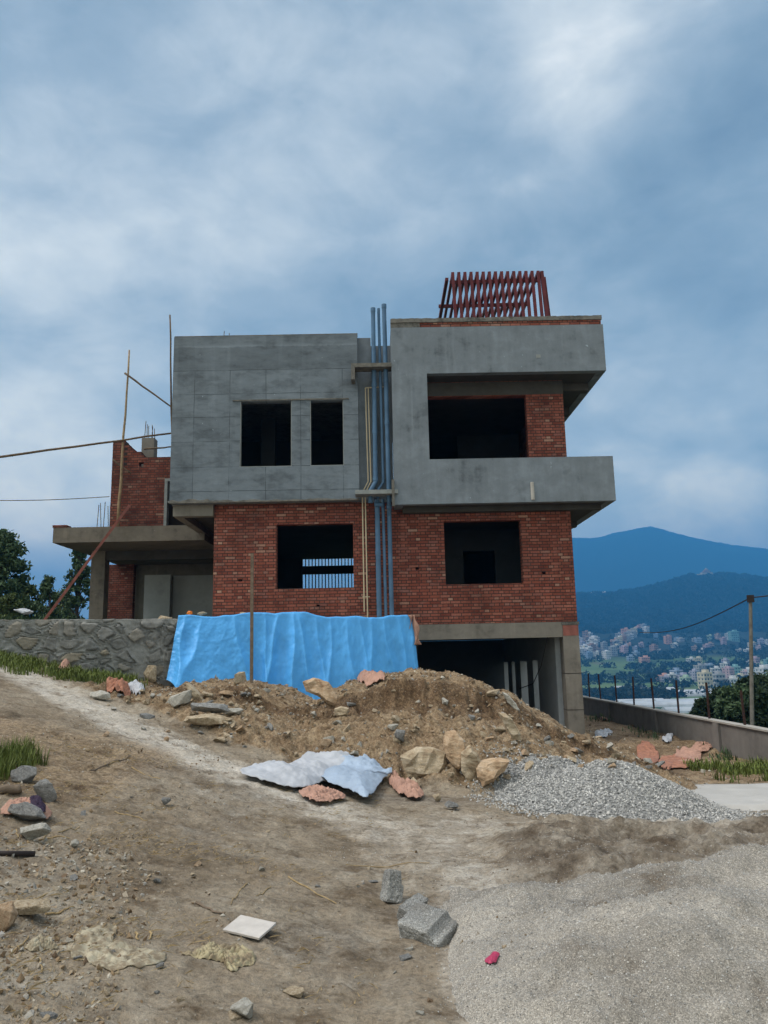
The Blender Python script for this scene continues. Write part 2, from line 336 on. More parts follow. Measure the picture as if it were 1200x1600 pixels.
def brickmat(name, k=1.0, dirt=.5):
    m, t, b = newmat(name); o = t.n('TexCoord').outputs['Object']; x, y, z = t.sep(o)
    u = t.math('ADD', x, y); wob = t.noise(o, 2.5, 3)
    zz = t.math('ADD', z, t.math('MULTIPLY', wob, .012)); uu = t.math('ADD', u, t.math('MULTIPLY', t.noise(o, 9, 2), .02))
    br = t.n('TexBrick', {'Vector': t.comb(uu, zz, 0.), 'Color1': (0, 0, 0), 'Color2': (1, 1, 1), 'Mortar': (0, 0, 0), 'Scale': 1.0, 'Mortar Size': .0095, 'Mortar Smooth': .3, 'Bias': 0., 'Brick Width': .25, 'Row Height': .0745}, offset=.5, offset_frequency=2, squash=.5, squash_frequency=2)
    c = t.ramp(br.outputs[0], [(0, (.19*k, .055*k, .038*k)), (.3, (.245*k, .074*k, .050*k)), (.6, (.29*k, .094*k, .064*k)), (.84, (.33*k, .125*k, .088*k)), (.94, (.25*k, .10*k, .08*k)), (1, (.43*k, .25*k, .18*k))])
    fine = t.noise(o, 34, 4, .7)
    c = t.mix(.5, c, t.ramp(fine, [(.3, .45), (.7, 1.35)]), 'MULTIPLY')
    lg = t.noise(o, 1.1, 5, .6, dist=.5)
    c = t.mix(dirt, c, t.ramp(lg, [(.36, (.35, .30, .30)), (.52, (1, 1, 1)), (.68, (1.25, 1.15, 1.1))]), 'MULTIPLY')
    # smeared cement and lime bloom
    sm = t.noise(t.vmath('MULTIPLY', o, (1, 1, 2.2)), 2.1, 5, .62)
    c = t.mix(t.math('MULTIPLY', t.ramp(sm, [(.58, 0.), (.74, 1.)]), .45), c, (.30*k, .22*k, .19*k))
    mor = t.mix(t.noise(o, 5, 3), (.022, .013, .012), (.085, .060, .052))
    c = t.mix(br.outputs[1], c, mor)
    h = t.math('SUBTRACT', t.math('ADD', t.math('MULTIPLY', fine, .3), t.math('MULTIPLY', br.outputs[0], .5)), t.math('MULTIPLY', br.outputs[1], 1.4))
    setc(t, b, c, .9, h, .8, .015)
    return m
M = {}
M['brick'] = brickmat('brick', 1.0, .5); M['brick_old'] = brickmat('brick_weathered', .72, .8)
M['plaster'] = concrete('cement_plaster', (.168, .203, .235), .56, .5, panels=True)
M['plaster2'] = concrete('cement_plaster_smooth', (.170, .200, .228), .46, 1.0)
M['plaster_in'] = concrete('interior_plaster', (.07, .078, .085), .8, .2); M['soffit'] = concrete('shade_dark_concrete', (.075, .072, .066), .7, .2)  # soffit: concrete darkened so the shade of undersides is in its colour
M['porch'] = concrete('porch_plaster', (.42, .45, .47), .8, .2)
M['raw'] = concrete('raw_concrete', (.21, .195, .17), .6, .8, scale=1.3)
M['rough'] = concrete('rough_concrete', (.17, .165, .15), .45, .3, scale=4)
M['rawold'] = concrete('canopy_concrete', (.165, .148, .122), .5, .8, scale=1.4)
M['frame'] = simple('cement_reveal', (.24, .26, .26), .9, .2, 5)
M['ledge'] = simple('ledge_concrete', (.15, .145, .13), .9, .4, 7)
M['pipe'] = simple('blue_pipe', (.075, .15, .25), .45, .25, 3, .1)
M['cream'] = simple('cream_pipe', (.50, .43, .30), .45, .12, 4, .1)
M['redsteel'] = simple('red_oxide_steel', (.11, .018, .022), .55, .35, 5, .2)
M['rebar'] = simple('rebar', (.10, .075, .06), .7, .3, 20)
M['bamboo'] = simple('bamboo', (.30, .22, .13), .7, .4, 9)
M['bamboo_dark'] = simple('bamboo_dark', (.12, .085, .055), .75, .4, 9)
M['plank'] = simple('reddish_plank', (.26, .10, .08), .75, .35, 5)
M['wood'] = simple('grey_wood', (.17, .13, .095), .85, .35, 14)
M['dark'] = simple('dark_steel', (.03, .022, .02), .6, .3, 9)
M['rust'] = simple('rusty_steel', (.045, .022, .018), .8, .45, 9)
def leafmat(name, c):
    m, t, b = newmat(name); o = t.n('TexCoord').outputs['Object']
    n = t.noise(o, .9, 3); n2 = t.n('TexWhiteNoise', {'Vector': t.vmath('SNAP', o, (.12, .12, .12))}).outputs[0]
    col = t.mix(.6, t.ramp(n, [(.3, tuple(k*.55 for k in c)), (.7, tuple(k*1.35 for k in c))]), t.ramp(n2, [(0, tuple(k*.5 for k in c)), (1, tuple(k*1.6 for k in c))]))
    setc(t, b, col, .7); b.inputs['Transmission Weight'].default_value = 0
    return m
M['leaf'] = leafmat('leaf_green', (.060, .100, .045)); M['leaf_dark'] = leafmat('leaf_dark', (.018, .036, .014)); M['leaf_far'] = leafmat('leaf_far', (.009, .018, .010))
M['leaf_light'] = leafmat('leaf_light', (.07, .10, .03)); M['grass'] = leafmat('grass_blades', (.105, .135, .030)); M['straw'] = simple('straw', (.34, .25, .13), .8, .4, 20)
M['bark'] = simple('bark', (.09, .07, .055), .9, .4, 8)
# ground
m, t, b = newmat('site_ground'); o = t.n('TexCoord').outputs['Object']
zn = t.n('Attribute', attribute_name='zone').outputs['Color']; zr, zg, zb = t.n('SeparateColor', {0: zn}).outputs[:3]
nb = t.noise(o, .8, 6, .62, dist=.3); nm = t.noise(o, 4.5, 8, .72, dist=.15); nf = t.noise(o, 28, 5, .75); nff = t.noise(o, 110, 3, .8)
basec = t.ramp(t.math('ADD', t.math('MULTIPLY', nb, .5), t.math('MULTIPLY', nm, .5)), [(.34, (.12, .092, .060)), (.45, (.225, .180, .128)), (.55, (.295, .250, .190)), (.64, (.345, .308, .250)), (.74, (.40, .372, .322))])
pathc = t.ramp(nm, [(.3, (.34, .30, .245)), (.5, (.47, .43, .37)), (.7, (.57, .54, .49))])
heapc = t.ramp(t.math('ADD', t.math('MULTIPLY', nm, .6), t.math('MULTIPLY', nf, .4)), [(.34, (.10, .062, .034)), (.46, (.215, .150, .090)), (.58, (.315, .240, .155)), (.70, (.44, .36, .255))])
hdark = t.ramp(t.math('ADD', t.math('MULTIPLY', nm, .5), t.math('MULTIPLY', nf, .5)), [(.35, (.055, .032, .016)), (.5, (.13, .082, .045)), (.66, (.26, .185, .11))])
wetc = t.ramp(t.math('ADD', t.math('MULTIPLY', nm, .55), t.math('MULTIPLY', nb, .45)), [(.36, (.075, .058, .042)), (.46, (.155, .126, .096)), (.53, (.24, .208, .166)), (.61, (.35, .318, .27))])
br_ = lambda v, lo=.35, hi=.6: t.ramp(t.math('ADD', v, t.math('MULTIPLY', t.math('SUBTRACT', nm, .5), .55)), [(lo, 0.), (hi, 1.)])
c = t.mix(br_(zr, .3, .8), basec, pathc); c = t.mix(br_(zg), c, heapc); wetc = t.mix(zg, wetc, hdark); c = t.mix(br_(zb, .3, .75), c, wetc)
# speckle: chips of stone, flecks of straw
vor = t.n('TexVoronoi', {'Vector': o, 'Scale': 34., 'Randomness': 1.0}); vr = t.sep(vor.outputs['Color'])
spk = t.math('MULTIPLY', t.math('GREATER_THAN', vr[0], .80), t.math('LESS_THAN', vor.outputs['Distance'], .28))
c = t.mix(t.math('MULTIPLY', spk, .55), c, t.ramp(vr[1], [(0, (.10, .09, .08)), (.5, (.26, .24, .20)), (1, (.52, .48, .42))]))
c = t.mix(.8, c, t.ramp(nf, [(.28, .4), (.5, 1.0), (.72, 1.45)]), 'MULTIPLY')
blo = t.noise(t.vmath('MULTIPLY', o, (1, 1.25, 1)), 2.6, 8, .74, dist=.25)
c = t.mix(.92, c, t.ramp(blo, [(.36, (.50, .44, .38)), (.48, (1, 1, 1)), (.62, (1.12, 1.1, 1.08))]), 'MULTIPLY')
c = t.mix(.35, c, t.ramp(nff, [(.3, .5), (.7, 1.45)]), 'MULTIPLY')
green = t.n('Attribute', attribute_name='cover').outputs['Color']; gr, gg, gb = t.n('SeparateColor', {0: green}).outputs[:3]
fld = t.noise(o, .012, 5, .6); fld2 = t.noise(o, .15, 4)
c = t.mix(gr, c, t.ramp(fld2, [(.35, (.045, .075, .02)), (.65, (.11, .13, .05))]))
fc = t.ramp(fld, [(.35, (.035, .07, .022)), (.48, (.06, .115, .032)), (.56, (.11, .15, .055)), (.66, (.22, .18, .11))])
c = t.mix(gg, c, fc)
hgt = t.math('ADD', t.math('MULTIPLY', nf, .7), t.math('ADD', t.math('MULTIPLY', nff, .3), t.math('MULTIPLY', nm, .8)))
setc(t, b, c, .92, t.math('ADD', hgt, t.math('MULTIPLY', spk, .5)), .9, .035)
M['ground'] = m
def sandmat(name, c, spec, bs=.6):
    m, t, b = newmat(name); o = t.n('TexCoord').outputs['Object']
    nb = t.noise(o, 1.6, 5, .6); nf = t.noise(o, 60, 4, .8)
    v = t.n('TexVoronoi', {'Vector': o, 'Scale': 95., 'Randomness': 1.}); vr = t.sep(v.outputs['Color'])
    v2 = t.n('TexVoronoi', {'Vector': o, 'Scale': 230., 'Randomness': 1.}); vr2 = t.sep(v2.outputs['Color'])
    nd = t.noise(t.vmath('MULTIPLY', o, (1, 1.5, 1)), 1.15, 6, .62, dist=.4)
    col = t.ramp(t.math('ADD', t.math('MULTIPLY', nb, .4), t.math('MULTIPLY', nd, .6)), [(.36, (c[0]*.50, c[1]*.45, c[2]*.40)), (.44, tuple(k*.78 for k in c)), (.52, c), (.64, tuple(k*1.28 for k in c))])
    col = t.mix(.75, col, t.ramp(vr2[0], [(0, .45), (.6, 1.0), (.9, 1.3), (1, 1.9)]), 'MULTIPLY')
    k = t.math('MULTIPLY', t.math('GREATER_THAN', vr[0], 1-spec), t.math('LESS_THAN', v.outputs['Distance'], .35))
    col = t.mix(k, col, t.ramp(vr[1], [(0, (.10, .095, .085)), (.4, (.26, .25, .225)), (.8, (.42, .40, .36)), (1, (.60, .58, .53))]))
    col = t.mix(.5, col, t.ramp(nf, [(.3, .6), (.7, 1.35)]), 'MULTIPLY')
    setc(t, b, col, .92, t.math('ADD', t.math('ADD', nf, vr2[0]), t.math('MULTIPLY', k, 1.2)), bs, .012)
    return m
M['sand'] = sandmat('coarse_sand', (.325, .302, .266), .18)
def rockmat(name, c, c2, c3):
    m, t, b = newmat(name); o = t.n('TexCoord').outputs['Object']; oi = t.n('ObjectInfo').outputs['Random']
    ov = t.vmath('ADD', o, t.comb(t.math('MULTIPLY', oi, 50.), 0., 0.))
    n = t.noise(ov, 4.5, 6, .65, dist=.8); n2 = t.noise(t.vmath('MULTIPLY', ov, (1, 1, 4)), 9, 4, .6)
    col = t.ramp(t.math('ADD', t.math('MULTIPLY', n, .65), t.math('MULTIPLY', n2, .35)), [(.36, c2), (.5, c), (.64, c3)])
    nf = t.noise(ov, 55, 4, .75)
    col = t.mix(.5, col, t.ramp(nf, [(.3, .6), (.7, 1.35)]), 'MULTIPLY')
    setc(t, b, col, .88, t.math('ADD', t.math('MULTIPLY', nf, .5), t.math('ADD', n2, n)), .7, .02)
    return m
M['rock_tan'] = rockmat('sandstone', (.40, .325, .225), (.22, .155, .095), (.54, .46, .35))
M['rock_orange'] = rockmat('ochre_sandstone', (.43, .305, .195), (.25, .155, .09), (.55, .43, .31))
M['rock_grey'] = rockmat('grey_stone', (.22, .22, .215), (.12, .12, .12), (.34, .34, .33))
M['rock_pale'] = rockmat('pale_stone', (.40, .385, .34), (.26, .24, .20), (.52, .50, .46))
m, t, b = newmat('crushed_stone'); rn = t.n('Attribute', attribute_name='tone').outputs['Fac']
o = t.n('TexCoord').outputs['Object']
c = t.ramp(rn, [(0, (.18, .185, .185)), (.3, (.31, .31, .305)), (.7, (.46, .455, .44)), (1, (.62, .61, .585))])
setc(t, b, t.mix(.4, c, t.ramp(t.noise(o, 90, 3), [(.3, .6), (.7, 1.3)]), 'MULTIPLY'), .85, t.noise(o, 120, 3), .4, .005); M['crushed'] = m
m, t, b = newmat('rubble_chips'); rn = t.n('Attribute', attribute_name='tone').outputs['Fac']; o = t.n('TexCoord').outputs['Object']
c = t.ramp(rn, [(0, (.12, .08, .05)), (.3, (.24, .17, .10)), (.55, (.33, .27, .19)), (.8, (.28, .27, .25)), (1, (.50, .46, .38))])
setc(t, b, t.mix(.4, c, t.ramp(t.noise(o, 60, 3), [(.3, .6), (.7, 1.3)]), 'MULTIPLY'), .88, t.noise(o, 90, 3), .5, .008); M['chips'] = m
m, t, b = newmat('earth_clods'); rn = t.n('Attribute', attribute_name='tone').outputs['Fac']; o = t.n('TexCoord').outputs['Object']
setc(t, b, t.ramp(rn, [(0, (.10, .075, .05)), (.5, (.22, .185, .14)), (1, (.34, .31, .26))]), .95, t.noise(o, 90, 3), .5, .006); M['clod'] = m
# stone masonry
m, t, b = newmat('stone_masonry'); st = t.n('Attribute', attribute_name='stone').outputs['Color']; s0, s1, s2 = t.n('SeparateColor', {0: st}).outputs[:3]
o = t.n('TexCoord').outputs['Object']; n = t.noise(o, 7, 6, .68); nf = t.noise(o, 45, 4, .7); nb = t.noise(o, 1.3, 4)
sc_ = t.ramp(s1, [(0, (.17, .175, .17)), (.6, (.22, .22, .208)), (.85, (.24, .225, .195)), (1, (.31, .265, .185))])
sc_ = t.mix(.6, sc_, t.ramp(n, [(.3, .55), (.7, 1.4)]), 'MULTIPLY')
mc = t.ramp(t.math('ADD', t.math('MULTIPLY', n, .5), t.math('MULTIPLY', nb, .5)), [(.35, (.165, .17, .165)), (.5, (.245, .25, .24)), (.68, (.32, .325, .31))])
cov = t.ramp(t.math('ADD', s0, t.math('MULTIPLY', t.math('SUBTRACT', n, .5), .5)), [(.42, 0.), (.55, 1.)])
c = t.mix(cov, mc, sc_); c = t.mix(.4, c, t.ramp(nf, [(.3, .6), (.7, 1.3)]), 'MULTIPLY')
setc(t, b, c, .9, t.math('ADD', n, t.math('MULTIPLY', nf, .4)), .6, .02); M['masonry'] = m
def cloth(name, c, rough=.55, trans=.0, var=.12, bd=.01, stain=None):
    m, t, b = newmat(name); o = t.n('TexCoord').outputs['Object']
    n = t.noise(o, 3.3, 5, .6); w = t.noise(o, 14, 5, .7, dist=1.2)
    col = t.ramp(n, [(.3, tuple(k*(1-var) for k in c)), (.7, tuple(min(1, k*(1+var)) for k in c))])
    if stain: col = t.mix(t.ramp(t.noise(o, 13, 7, .75, dist=.5), [(.41, .10), (.56, .95)]), col, stain)
    setc(t, b, col, rough, w, .5, bd)
    return m
M['tarp'] = cloth('blue_tarpaulin', (.085, .37, .78), .42, bd=.009)
M['white_sheet'] = cloth('white_plastic', (.42, .44, .48), .5, bd=.015); M['pale_blue'] = cloth('pale_blue_sheet', (.31, .39, .50), .5, bd=.015)
M['pink'] = cloth('faded_pink_sack', (.46, .27, .205), .7, stain=(.34, .20, .15)); M['red'] = cloth('orange_red_sack', (.42, .19, .12), .7, stain=(.25, .12, .08))
M['purple'] = cloth('purple_cloth', (.035, .022, .045), .8); M['yellow'] = cloth('dirty_yellow_plastic', (.42, .37, .23), .6, stain=(.20, .155, .10))
M['sack'] = cloth('dirty_flat_sack', (.42, .38, .28), .7, stain=(.19, .15, .10)); M['magenta'] = cloth('magenta_foil', (.38, .04, .10), .4)
M['tile'] = simple('tile', (.50, .47, .44), .5, .15, 12, .1); M['helmet'] = simple('orange_yellow', (.55, .22, .02), .5, .5, 14, c2=(.45, .04, .02))
M['pave'] = concrete('paving_concrete', (.46, .45, .43), .8, .2)
M['parapet'] = concrete('boundary_concrete', (.185, .175, .165), .7, .7); M['cope'] = concrete('coping', (.40, .385, .355), .8, .3)
M['blockc'] = sandmat('concrete_lump', (.36, .36, .345), .35, .9)
# ------------------------------------------------------------------ ground sheet
def rows():
    y = [3.0]
    while y[-1] < 18.5: y.append(y[-1]+.010+.0030*y[-1])
    while y[-1] < 40: y.append(y[-1]*1.02)
    while y[-1] < 9000: y.append(y[-1]*1.09)
    a = [3.0-.04]
    while a[-1] > -60: a.append(a[-1]-max(.05, (3-a[-1])*.12))
    return np.array(a[::-1]+y)
def colsx():
    x = [0.0]
    while x[-1] < 5.5: x.append(x[-1]+.019+.0042*x[-1])
    while x[-1] < 14: x.append(x[-1]*1.03)
    while x[-1] < 9000: x.append(x[-1]*1.12)
    x = np.array(x); return np.concatenate([-x[:0:-1], x])
gy, gx = rows(), colsx(); X, Y = np.meshgrid(gx, gy); Z = H(X, Y)
pathx = np.interp(Y, [2, 4, 5.5, 7, 8.3, 9.6, 11, 13, 16], [.9, .75, .6, .35, -.9, -2.4, -3.9, -6.4, -11])
pwid = np.interp(Y, [2, 6, 8, 10, 13], [.8, .95, .9, .75, .85])
zr_ = np.exp(-((X-pathx)/pwid)**2)*np.interp(Y, [2, 5, 7.0, 9, 13], [.30, .35, .55, 1.0, 1.0])
zr_ = np.maximum(zr_, .75*ss(1.2, 2.4, X)*ss(6.6, 7.2, Y)*ss(8.7, 8.1, Y))
zr_ = np.maximum(zr_, .6*np.exp(-((X-.9)/1.0)**2-((Y-7.6)/.9)**2)); zr_ = np.maximum(zr_, .7*ss(-.14, -.01, sand_h(X, Y))*(Y < 6.6)*ss(-.1, .5, X))
hm = heap_mask(X, Y); zg_ = hm*.95
zg_ = np.maximum(zg_, .75*ss(-1.6, -2.6, X+.0*Y)*ss(5.0, 7, Y)*ss(10.5, 9, Y)*.7)
slope = np.abs(np.gradient(Z, axis=0)/np.maximum(np.gradient(Y, axis=0), 1e-6))
zb_ = ss(.55, 1.4, X)*ss(4.9, 5.5, Y)*ss(7.4, 6.8, Y)*(.72+.5*ridge(X*.9+.3*Y, Y*1.5, 3, .5, 77))
zb_ = np.maximum(zb_, .8*np.exp(-((X-.25)/1.2)**2-((Y-8.9)/.42)**2))
rgt = (X > 4.7)*ss(11.8, 12.8, Y)*(Y < 45)
zb_ = np.maximum(zb_, .62*rgt*ss(-.5, .4, fbm(X*1.1, Y*.8, 3, .5, 5))); zg_ = np.maximum(zg_, .85*rgt)
yfh = np.interp(X, ft_x, ft_y); th = (Y-yfh)/(12.7-yfh)
zb_ = np.maximum(zb_, hm*.9*ss(.62, .80, th+.08*fbm(X*2.5, Y*2, 3))*ss(.96, .88, th+.05*fbm(X*3, Y*2, 3, .5, 2)))
zb_ = np.maximum(zb_, .55*ss(.0, .35, fbm(X*.7+3, Y*.9, 4, .5, 9))*(Y < 10)*ss(.9, -.3, X))
cr_ = np.where((Y > 24) & (X < .7), .9, 0)+np.where((X > 8.2) & (Y > 10), .9, 0); cr_ = np.clip(cr_, 0, 1)*ss(9000, 60, Y)
cg_ = ss(60, 160, np.hypot(X, Y))
ones = np.ones_like(X)
go = npmesh('ground', np.stack([X, Y, Z], -1).reshape(-1, 3), grid_faces(*X.shape), M['ground'],
            cols={'zone': np.stack([zr_, zg_, zb_, ones], -1).reshape(-1, 4), 'cover': np.stack([cr_, cg_, ones*0, ones], -1).reshape(-1, 4)})
tag(go, kind='structure')
# ------------------------------------------------------------------ hills: valley floor rising to two ridges
def hill_z(T, D):
    px = 594+T*F
    near = 1014-np.interp(px, [-900, 0, 500, 900, 960, 1000, 1050, 1085, 1110, 1150, 1200, 1400, 2200], [985, 985, 960, 931, 930, 925, 914, 904, 902, 904, 912, 935, 960])
    far = 1014-np.interp(px, [-900, 0, 500, 700, 893, 930, 950, 968, 990, 1010, 1025, 1040, 1060, 1100, 1150, 1200, 1500, 2200], [965, 960, 930, 880, 840, 842, 840, 834, 831, 827, 825, 828, 835, 846, 857, 863, 900, 950])
    ty = np.interp(px, [-900, 500, 900, 1200, 2200], [1.0, 1.0, 1.0, 1.0, 1.0])
    hn = near/F*2200; hf = far/F*4500
    z = np.interp(D, [260, 620, 900, 1200, 1500], [-35, -33, -26, -4, 28*1.0])
    z = np.where(D > 1500, 28+(hn-28)*ss(1500, 2250, D), z)
    z = np.where(D > 2200, hn+(hn*.45-hn)*ss(2200, 3000, D), z)
    z = np.where(D > 3000, hn*.45+(hf-hn*.45)*ss(2950, 4550, D), z)
    z = np.where(D > 4500, hf*(1-.6*ss(4500, 6200, D)), z)
    xx = T*D
    rg = ss(1150, 1600, D)
    z = z+rg*(14*fbm(xx/260, D/260, 4, .5, 11)*ss(0, 1, np.abs(D-2200)/400)*ss(0, 1, np.abs(D-4500)/800+.1))+rg*5.5*fbm(xx/24, D/30, 3, .65, 12)+(D > 3000)*3.5*fbm(xx/45, D/45, 2, .6, 13)
    z = z+(1-rg)*(2.0*fbm(xx/120, D/90, 3, .5, 14))*ss(420, 700, D)
    return z
T_ = np.linspace(-1.5, 1.5, 900); Dg = np.concatenate([np.geomspace(262, 1500, 130), np.linspace(1515, 2300, 60), np.linspace(2330, 4300, 50), np.linspace(4320, 4620, 22), np.linspace(4700, 6200, 14)])
TT, DD = np.meshgrid(T_, Dg); ZZ = hill_z(TT, DD)
m, t, b = newmat('hillside'); o = t.n('TexCoord').outputs['Object']; x, y, z = t.sep(o)
n = t.noise(o, .011, 6, .65); n2 = t.noise(o, .06, 4, .7)
fcol = t.ramp(n2, [(.3, (.005, .010, .008)), (.7, (.016, .026, .015))])
fieldc = t.ramp(n, [(.36, (.03, .055, .02)), (.46, (.075, .13, .04)), (.56, (.10, .15, .05)), (.66, (.20, .18, .11))], 'LINEAR')
c = t.mix(t.ramp(t.math('ADD', t.math('DIVIDE', z, 100.), t.math('MULTIPLY', n, .35)), [(.0, 0.), (.12, 1.)]), fieldc, fcol)
setc(t, b, c, .95); M['hill'] = m
tag(npmesh('hills', np.stack([TT*DD, DD, ZZ], -1).reshape(-1, 3), grid_faces(*TT.shape), M['hill']), kind='structure')
#@@REST
# ------------------------------------------------------------------ the unfinished house
house = empty('unfinished_house', (0, 19, 2.28), label='unfinished three level house of red brick and grey cement render beside the dirt track', cat='house')
def part(mb, name, mat, parent=house, **k):
    if parent is not house: return mb.build(name, mat, parent, **k)
    o = mb.build(name, mat, None, **k); o.parent = house; o.matrix_parent_inverse = Matrix.Translation(-Vector(house.location)); return o
W1 = (-2.50, -.61, 3.20, 4.79); W2 = (1.64, 3.54, 3.22, 4.79); W3 = (1.34, 3.85, 6.0, 8.02)
WA = (-3.37, -2.09, 6.18, 7.86); WB = (-1.63, -.80, 6.18, 7.86)
putlog = [(-3.43, -3.33, 3.40, 3.455), (.91, .99, 3.60, 3.665), (4.0, 4.10, 3.43, 3.49), (-1.52, -1.44, 2.75, 2.80)]
bw = part(MB().wall('x', -4.04, 4.80, 2.27, 5.31, 19.0, 19.24, [W1, W2]+putlog), 'brick_wall', M['brick'])
def frame(h, y, nm='window_frame', mat='frame', wd=.05, dep=.245, parent=None, sill=True):
    x0, x1, z0, z1 = h; mb = MB()
    mb.box(x0, x1, y-.005, y+dep, z1-wd, z1); mb.box(x0, x1, y-.005, y+dep, z0, z0+wd*.7)
    mb.box(x0, x0+wd, y-.005, y+dep, z0+wd*.7, z1-wd); mb.box(x1-wd, x1, y-.005, y+dep, z0+wd*.7, z1-wd)
    o = part(mb, nm, M[mat]); o.parent = parent or bw; o.matrix_parent_inverse = Matrix.Translation(-Vector(house.location)); return o
frame(W1, 19.0); frame(W2, 19.0, wd=.03)
ub = part(MB().wall('x', .5, 4.80, 5.31, 8.40, 19.0, 19.24, [W3]), 'upper_brick_wall', M['brick'])
frame(W3, 19.0, wd=.04, parent=ub)
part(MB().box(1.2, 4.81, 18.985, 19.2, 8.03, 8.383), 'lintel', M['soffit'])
# plastered left block
lb = part(MB().wall('x', -5.07, -.43, 5.31, 9.60, 18.65, 18.85, [WA, WB]), 'rendered_block', M['plaster'])
for h in (WA, WB):
    mb = MB(); x0, x1, z0, z1 = h
    mb.box(x0, x1, 18.653, 18.80, z0-.0, z0+.015); mb.box(x0, x0+.015, 18.653, 18.8, z0+.015, z1); mb.box(x1-.015, x1, 18.653, 18.8, z0+.015, z1)
    part(mb, 'window_reveal', M['frame'])
part(MB().box(-3.56, -.66, 18.625, 18.655, 7.875, 7.905), 'drip_ledge', M['ledge'])
mb = MB().wall('y', 18.85, 27, 5.31, 9.60, -5.07, -4.87); mb.box(-4.87, -.63, 26.8, 27, 5.31, 9.6); mb.box(-.63, -.43, 18.85, 27, 5.31, 9.6)
part(mb, 'side_wall', M['plaster2'])
part(MB().box(-5.06, -.42, 18.66, 18.86, 9.602, 9.63).box(-4.85, -.65, 18.87, 26.8, 8.45, 8.6), 'roof_slab', M['rough'])
part(MB().box(-4.86, -.64, 18.86, 26.8, 5.32, 5.46), 'floor_slab', M['raw'])
# room behind the left block: a pale column and a partition
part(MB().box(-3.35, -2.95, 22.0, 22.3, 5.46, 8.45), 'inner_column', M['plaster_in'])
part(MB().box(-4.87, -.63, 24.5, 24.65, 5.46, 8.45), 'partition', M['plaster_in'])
# cracked lip of render along the bottom edge
v = []; f = []; n_ = 150
for i in range(n_):
    x = -5.07+4.62*i/(n_-1); h_ = .018+.05*max(0, perlin(x*3.1, 2.2)+.25)+(.10 if x < -4.1 else .02)*max(0, .6-abs(perlin(x*2.4, 7))*2)+.012*random.random()
    v += [(x, 18.64, 5.295-.01*random.random()), (x, 18.618, 5.30), (x, 18.62, 5.30+h_), (x, 18.655, 5.31+h_)]
for i in range(n_-1):
    a = i*4; b_ = a+4
    for k in range(3): f.append((a+k, b_+k, b_+k+1, a+k+1))
part(MB().add(v, f), 'render_lip', M['ledge'])
mb = MB().box(-5.03, -4.05, 18.86, 19.1, 5.02, 5.31).box(-5.03, -4.83, 19.1, 27, 5.02, 5.31); part(mb, 'edge_beam', M['raw'])
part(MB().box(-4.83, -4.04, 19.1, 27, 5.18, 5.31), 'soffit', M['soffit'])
# middle recess behind the pipes
part(MB().box(-.43, -.09, 18.9, 19.2, 5.35, 9.60), 'recess_pier', M['plaster2'])
part(MB().box(-.09, .42, 19.25, 19.4, 5.31, 9.52).box(-.43, .42, 18.95, 19.0, 5.30, 5.36), 'recess_wall', M['plaster2'])
# right plate: C shaped frame, balcony and roof fascia
rp = part(MB().wall('x', .42, 5.74, 5.10, 9.60, 18.3, 18.5, [(1.29, 5.75, 6.20, 8.385)]), 'rendered_frame', M['plaster2'])
part(MB().box(.42, .62, 18.5, 19.0, 5.10, 9.64).box(1.09, 1.29, 18.5, 19.0, 6.2, 8.38), 'frame_return', M['plaster2'])
# rough unfinished top: brick course under broken concrete
part(MB().box(1.15, 5.70, 18.32, 18.49, 9.60, 9.73), 'brick_course', M['brick'])
def roughbar(x0, x1, y0, y1, z0, z1, amp=.02, st=.05):
    nx = int((x1-x0)/st)+1; mb = MB(); v = []; f = []
    for i in range(nx):
        x = x0+(x1-x0)*i/(nx-1); a = amp*perlin(x*5, z0); c_ = amp*perlin(x*7, z1+3)+amp*.5*random.random()
        v += [(x, y0+amp*.5*perlin(x*9, 1), z0+a*.4), (x, y1, z0), (x, y1, z1+c_), (x, y0+amp*.6*perlin(x*8, 5), z1+c_)]
    for i in range(nx-1):
        a = i*4; b_ = a+4
        for k in range(4): f.append((a+k, a+(k+1) % 4, b_+(k+1) % 4, b_+k))
    f += [(3, 2, 1, 0), (nx*4-4, nx*4-3, nx*4-2, nx*4-1)]
    return mb.add(v, f)
part(roughbar(.42, 5.72, 18.285, 18.5, 9.73, 9.83), 'rough_cap', M['rough'])
part(roughbar(.42, 1.15, 18.31, 18.49, 9.60, 9.73), 'broken_render', M['rough'])
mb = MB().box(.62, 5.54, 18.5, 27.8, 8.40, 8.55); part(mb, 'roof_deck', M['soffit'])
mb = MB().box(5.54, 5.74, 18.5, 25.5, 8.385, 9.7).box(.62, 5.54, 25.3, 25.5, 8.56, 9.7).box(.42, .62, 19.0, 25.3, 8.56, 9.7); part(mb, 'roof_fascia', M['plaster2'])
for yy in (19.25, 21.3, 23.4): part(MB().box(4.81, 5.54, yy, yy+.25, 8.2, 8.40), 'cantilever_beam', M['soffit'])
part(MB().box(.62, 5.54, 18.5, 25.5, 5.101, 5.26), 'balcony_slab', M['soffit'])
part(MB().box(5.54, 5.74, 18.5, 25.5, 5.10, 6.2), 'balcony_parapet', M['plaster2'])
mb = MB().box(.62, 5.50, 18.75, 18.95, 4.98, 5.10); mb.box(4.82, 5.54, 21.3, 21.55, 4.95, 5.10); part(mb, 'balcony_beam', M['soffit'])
part(MB().tube([(3.74, 18.285, 5.58), (3.74, 18.285, 5.15)], .045, 12), 'drain_spout', M['cope'])
part(MB().box(4.02, 4.13, 18.292, 18.302, 8.74, 8.83), 'cement_patch', M['frame'])
part(MB().box(4.7, 5.02, 20.2, 20.5, 5.26, 8.4), 'side_column', M['plaster2'])
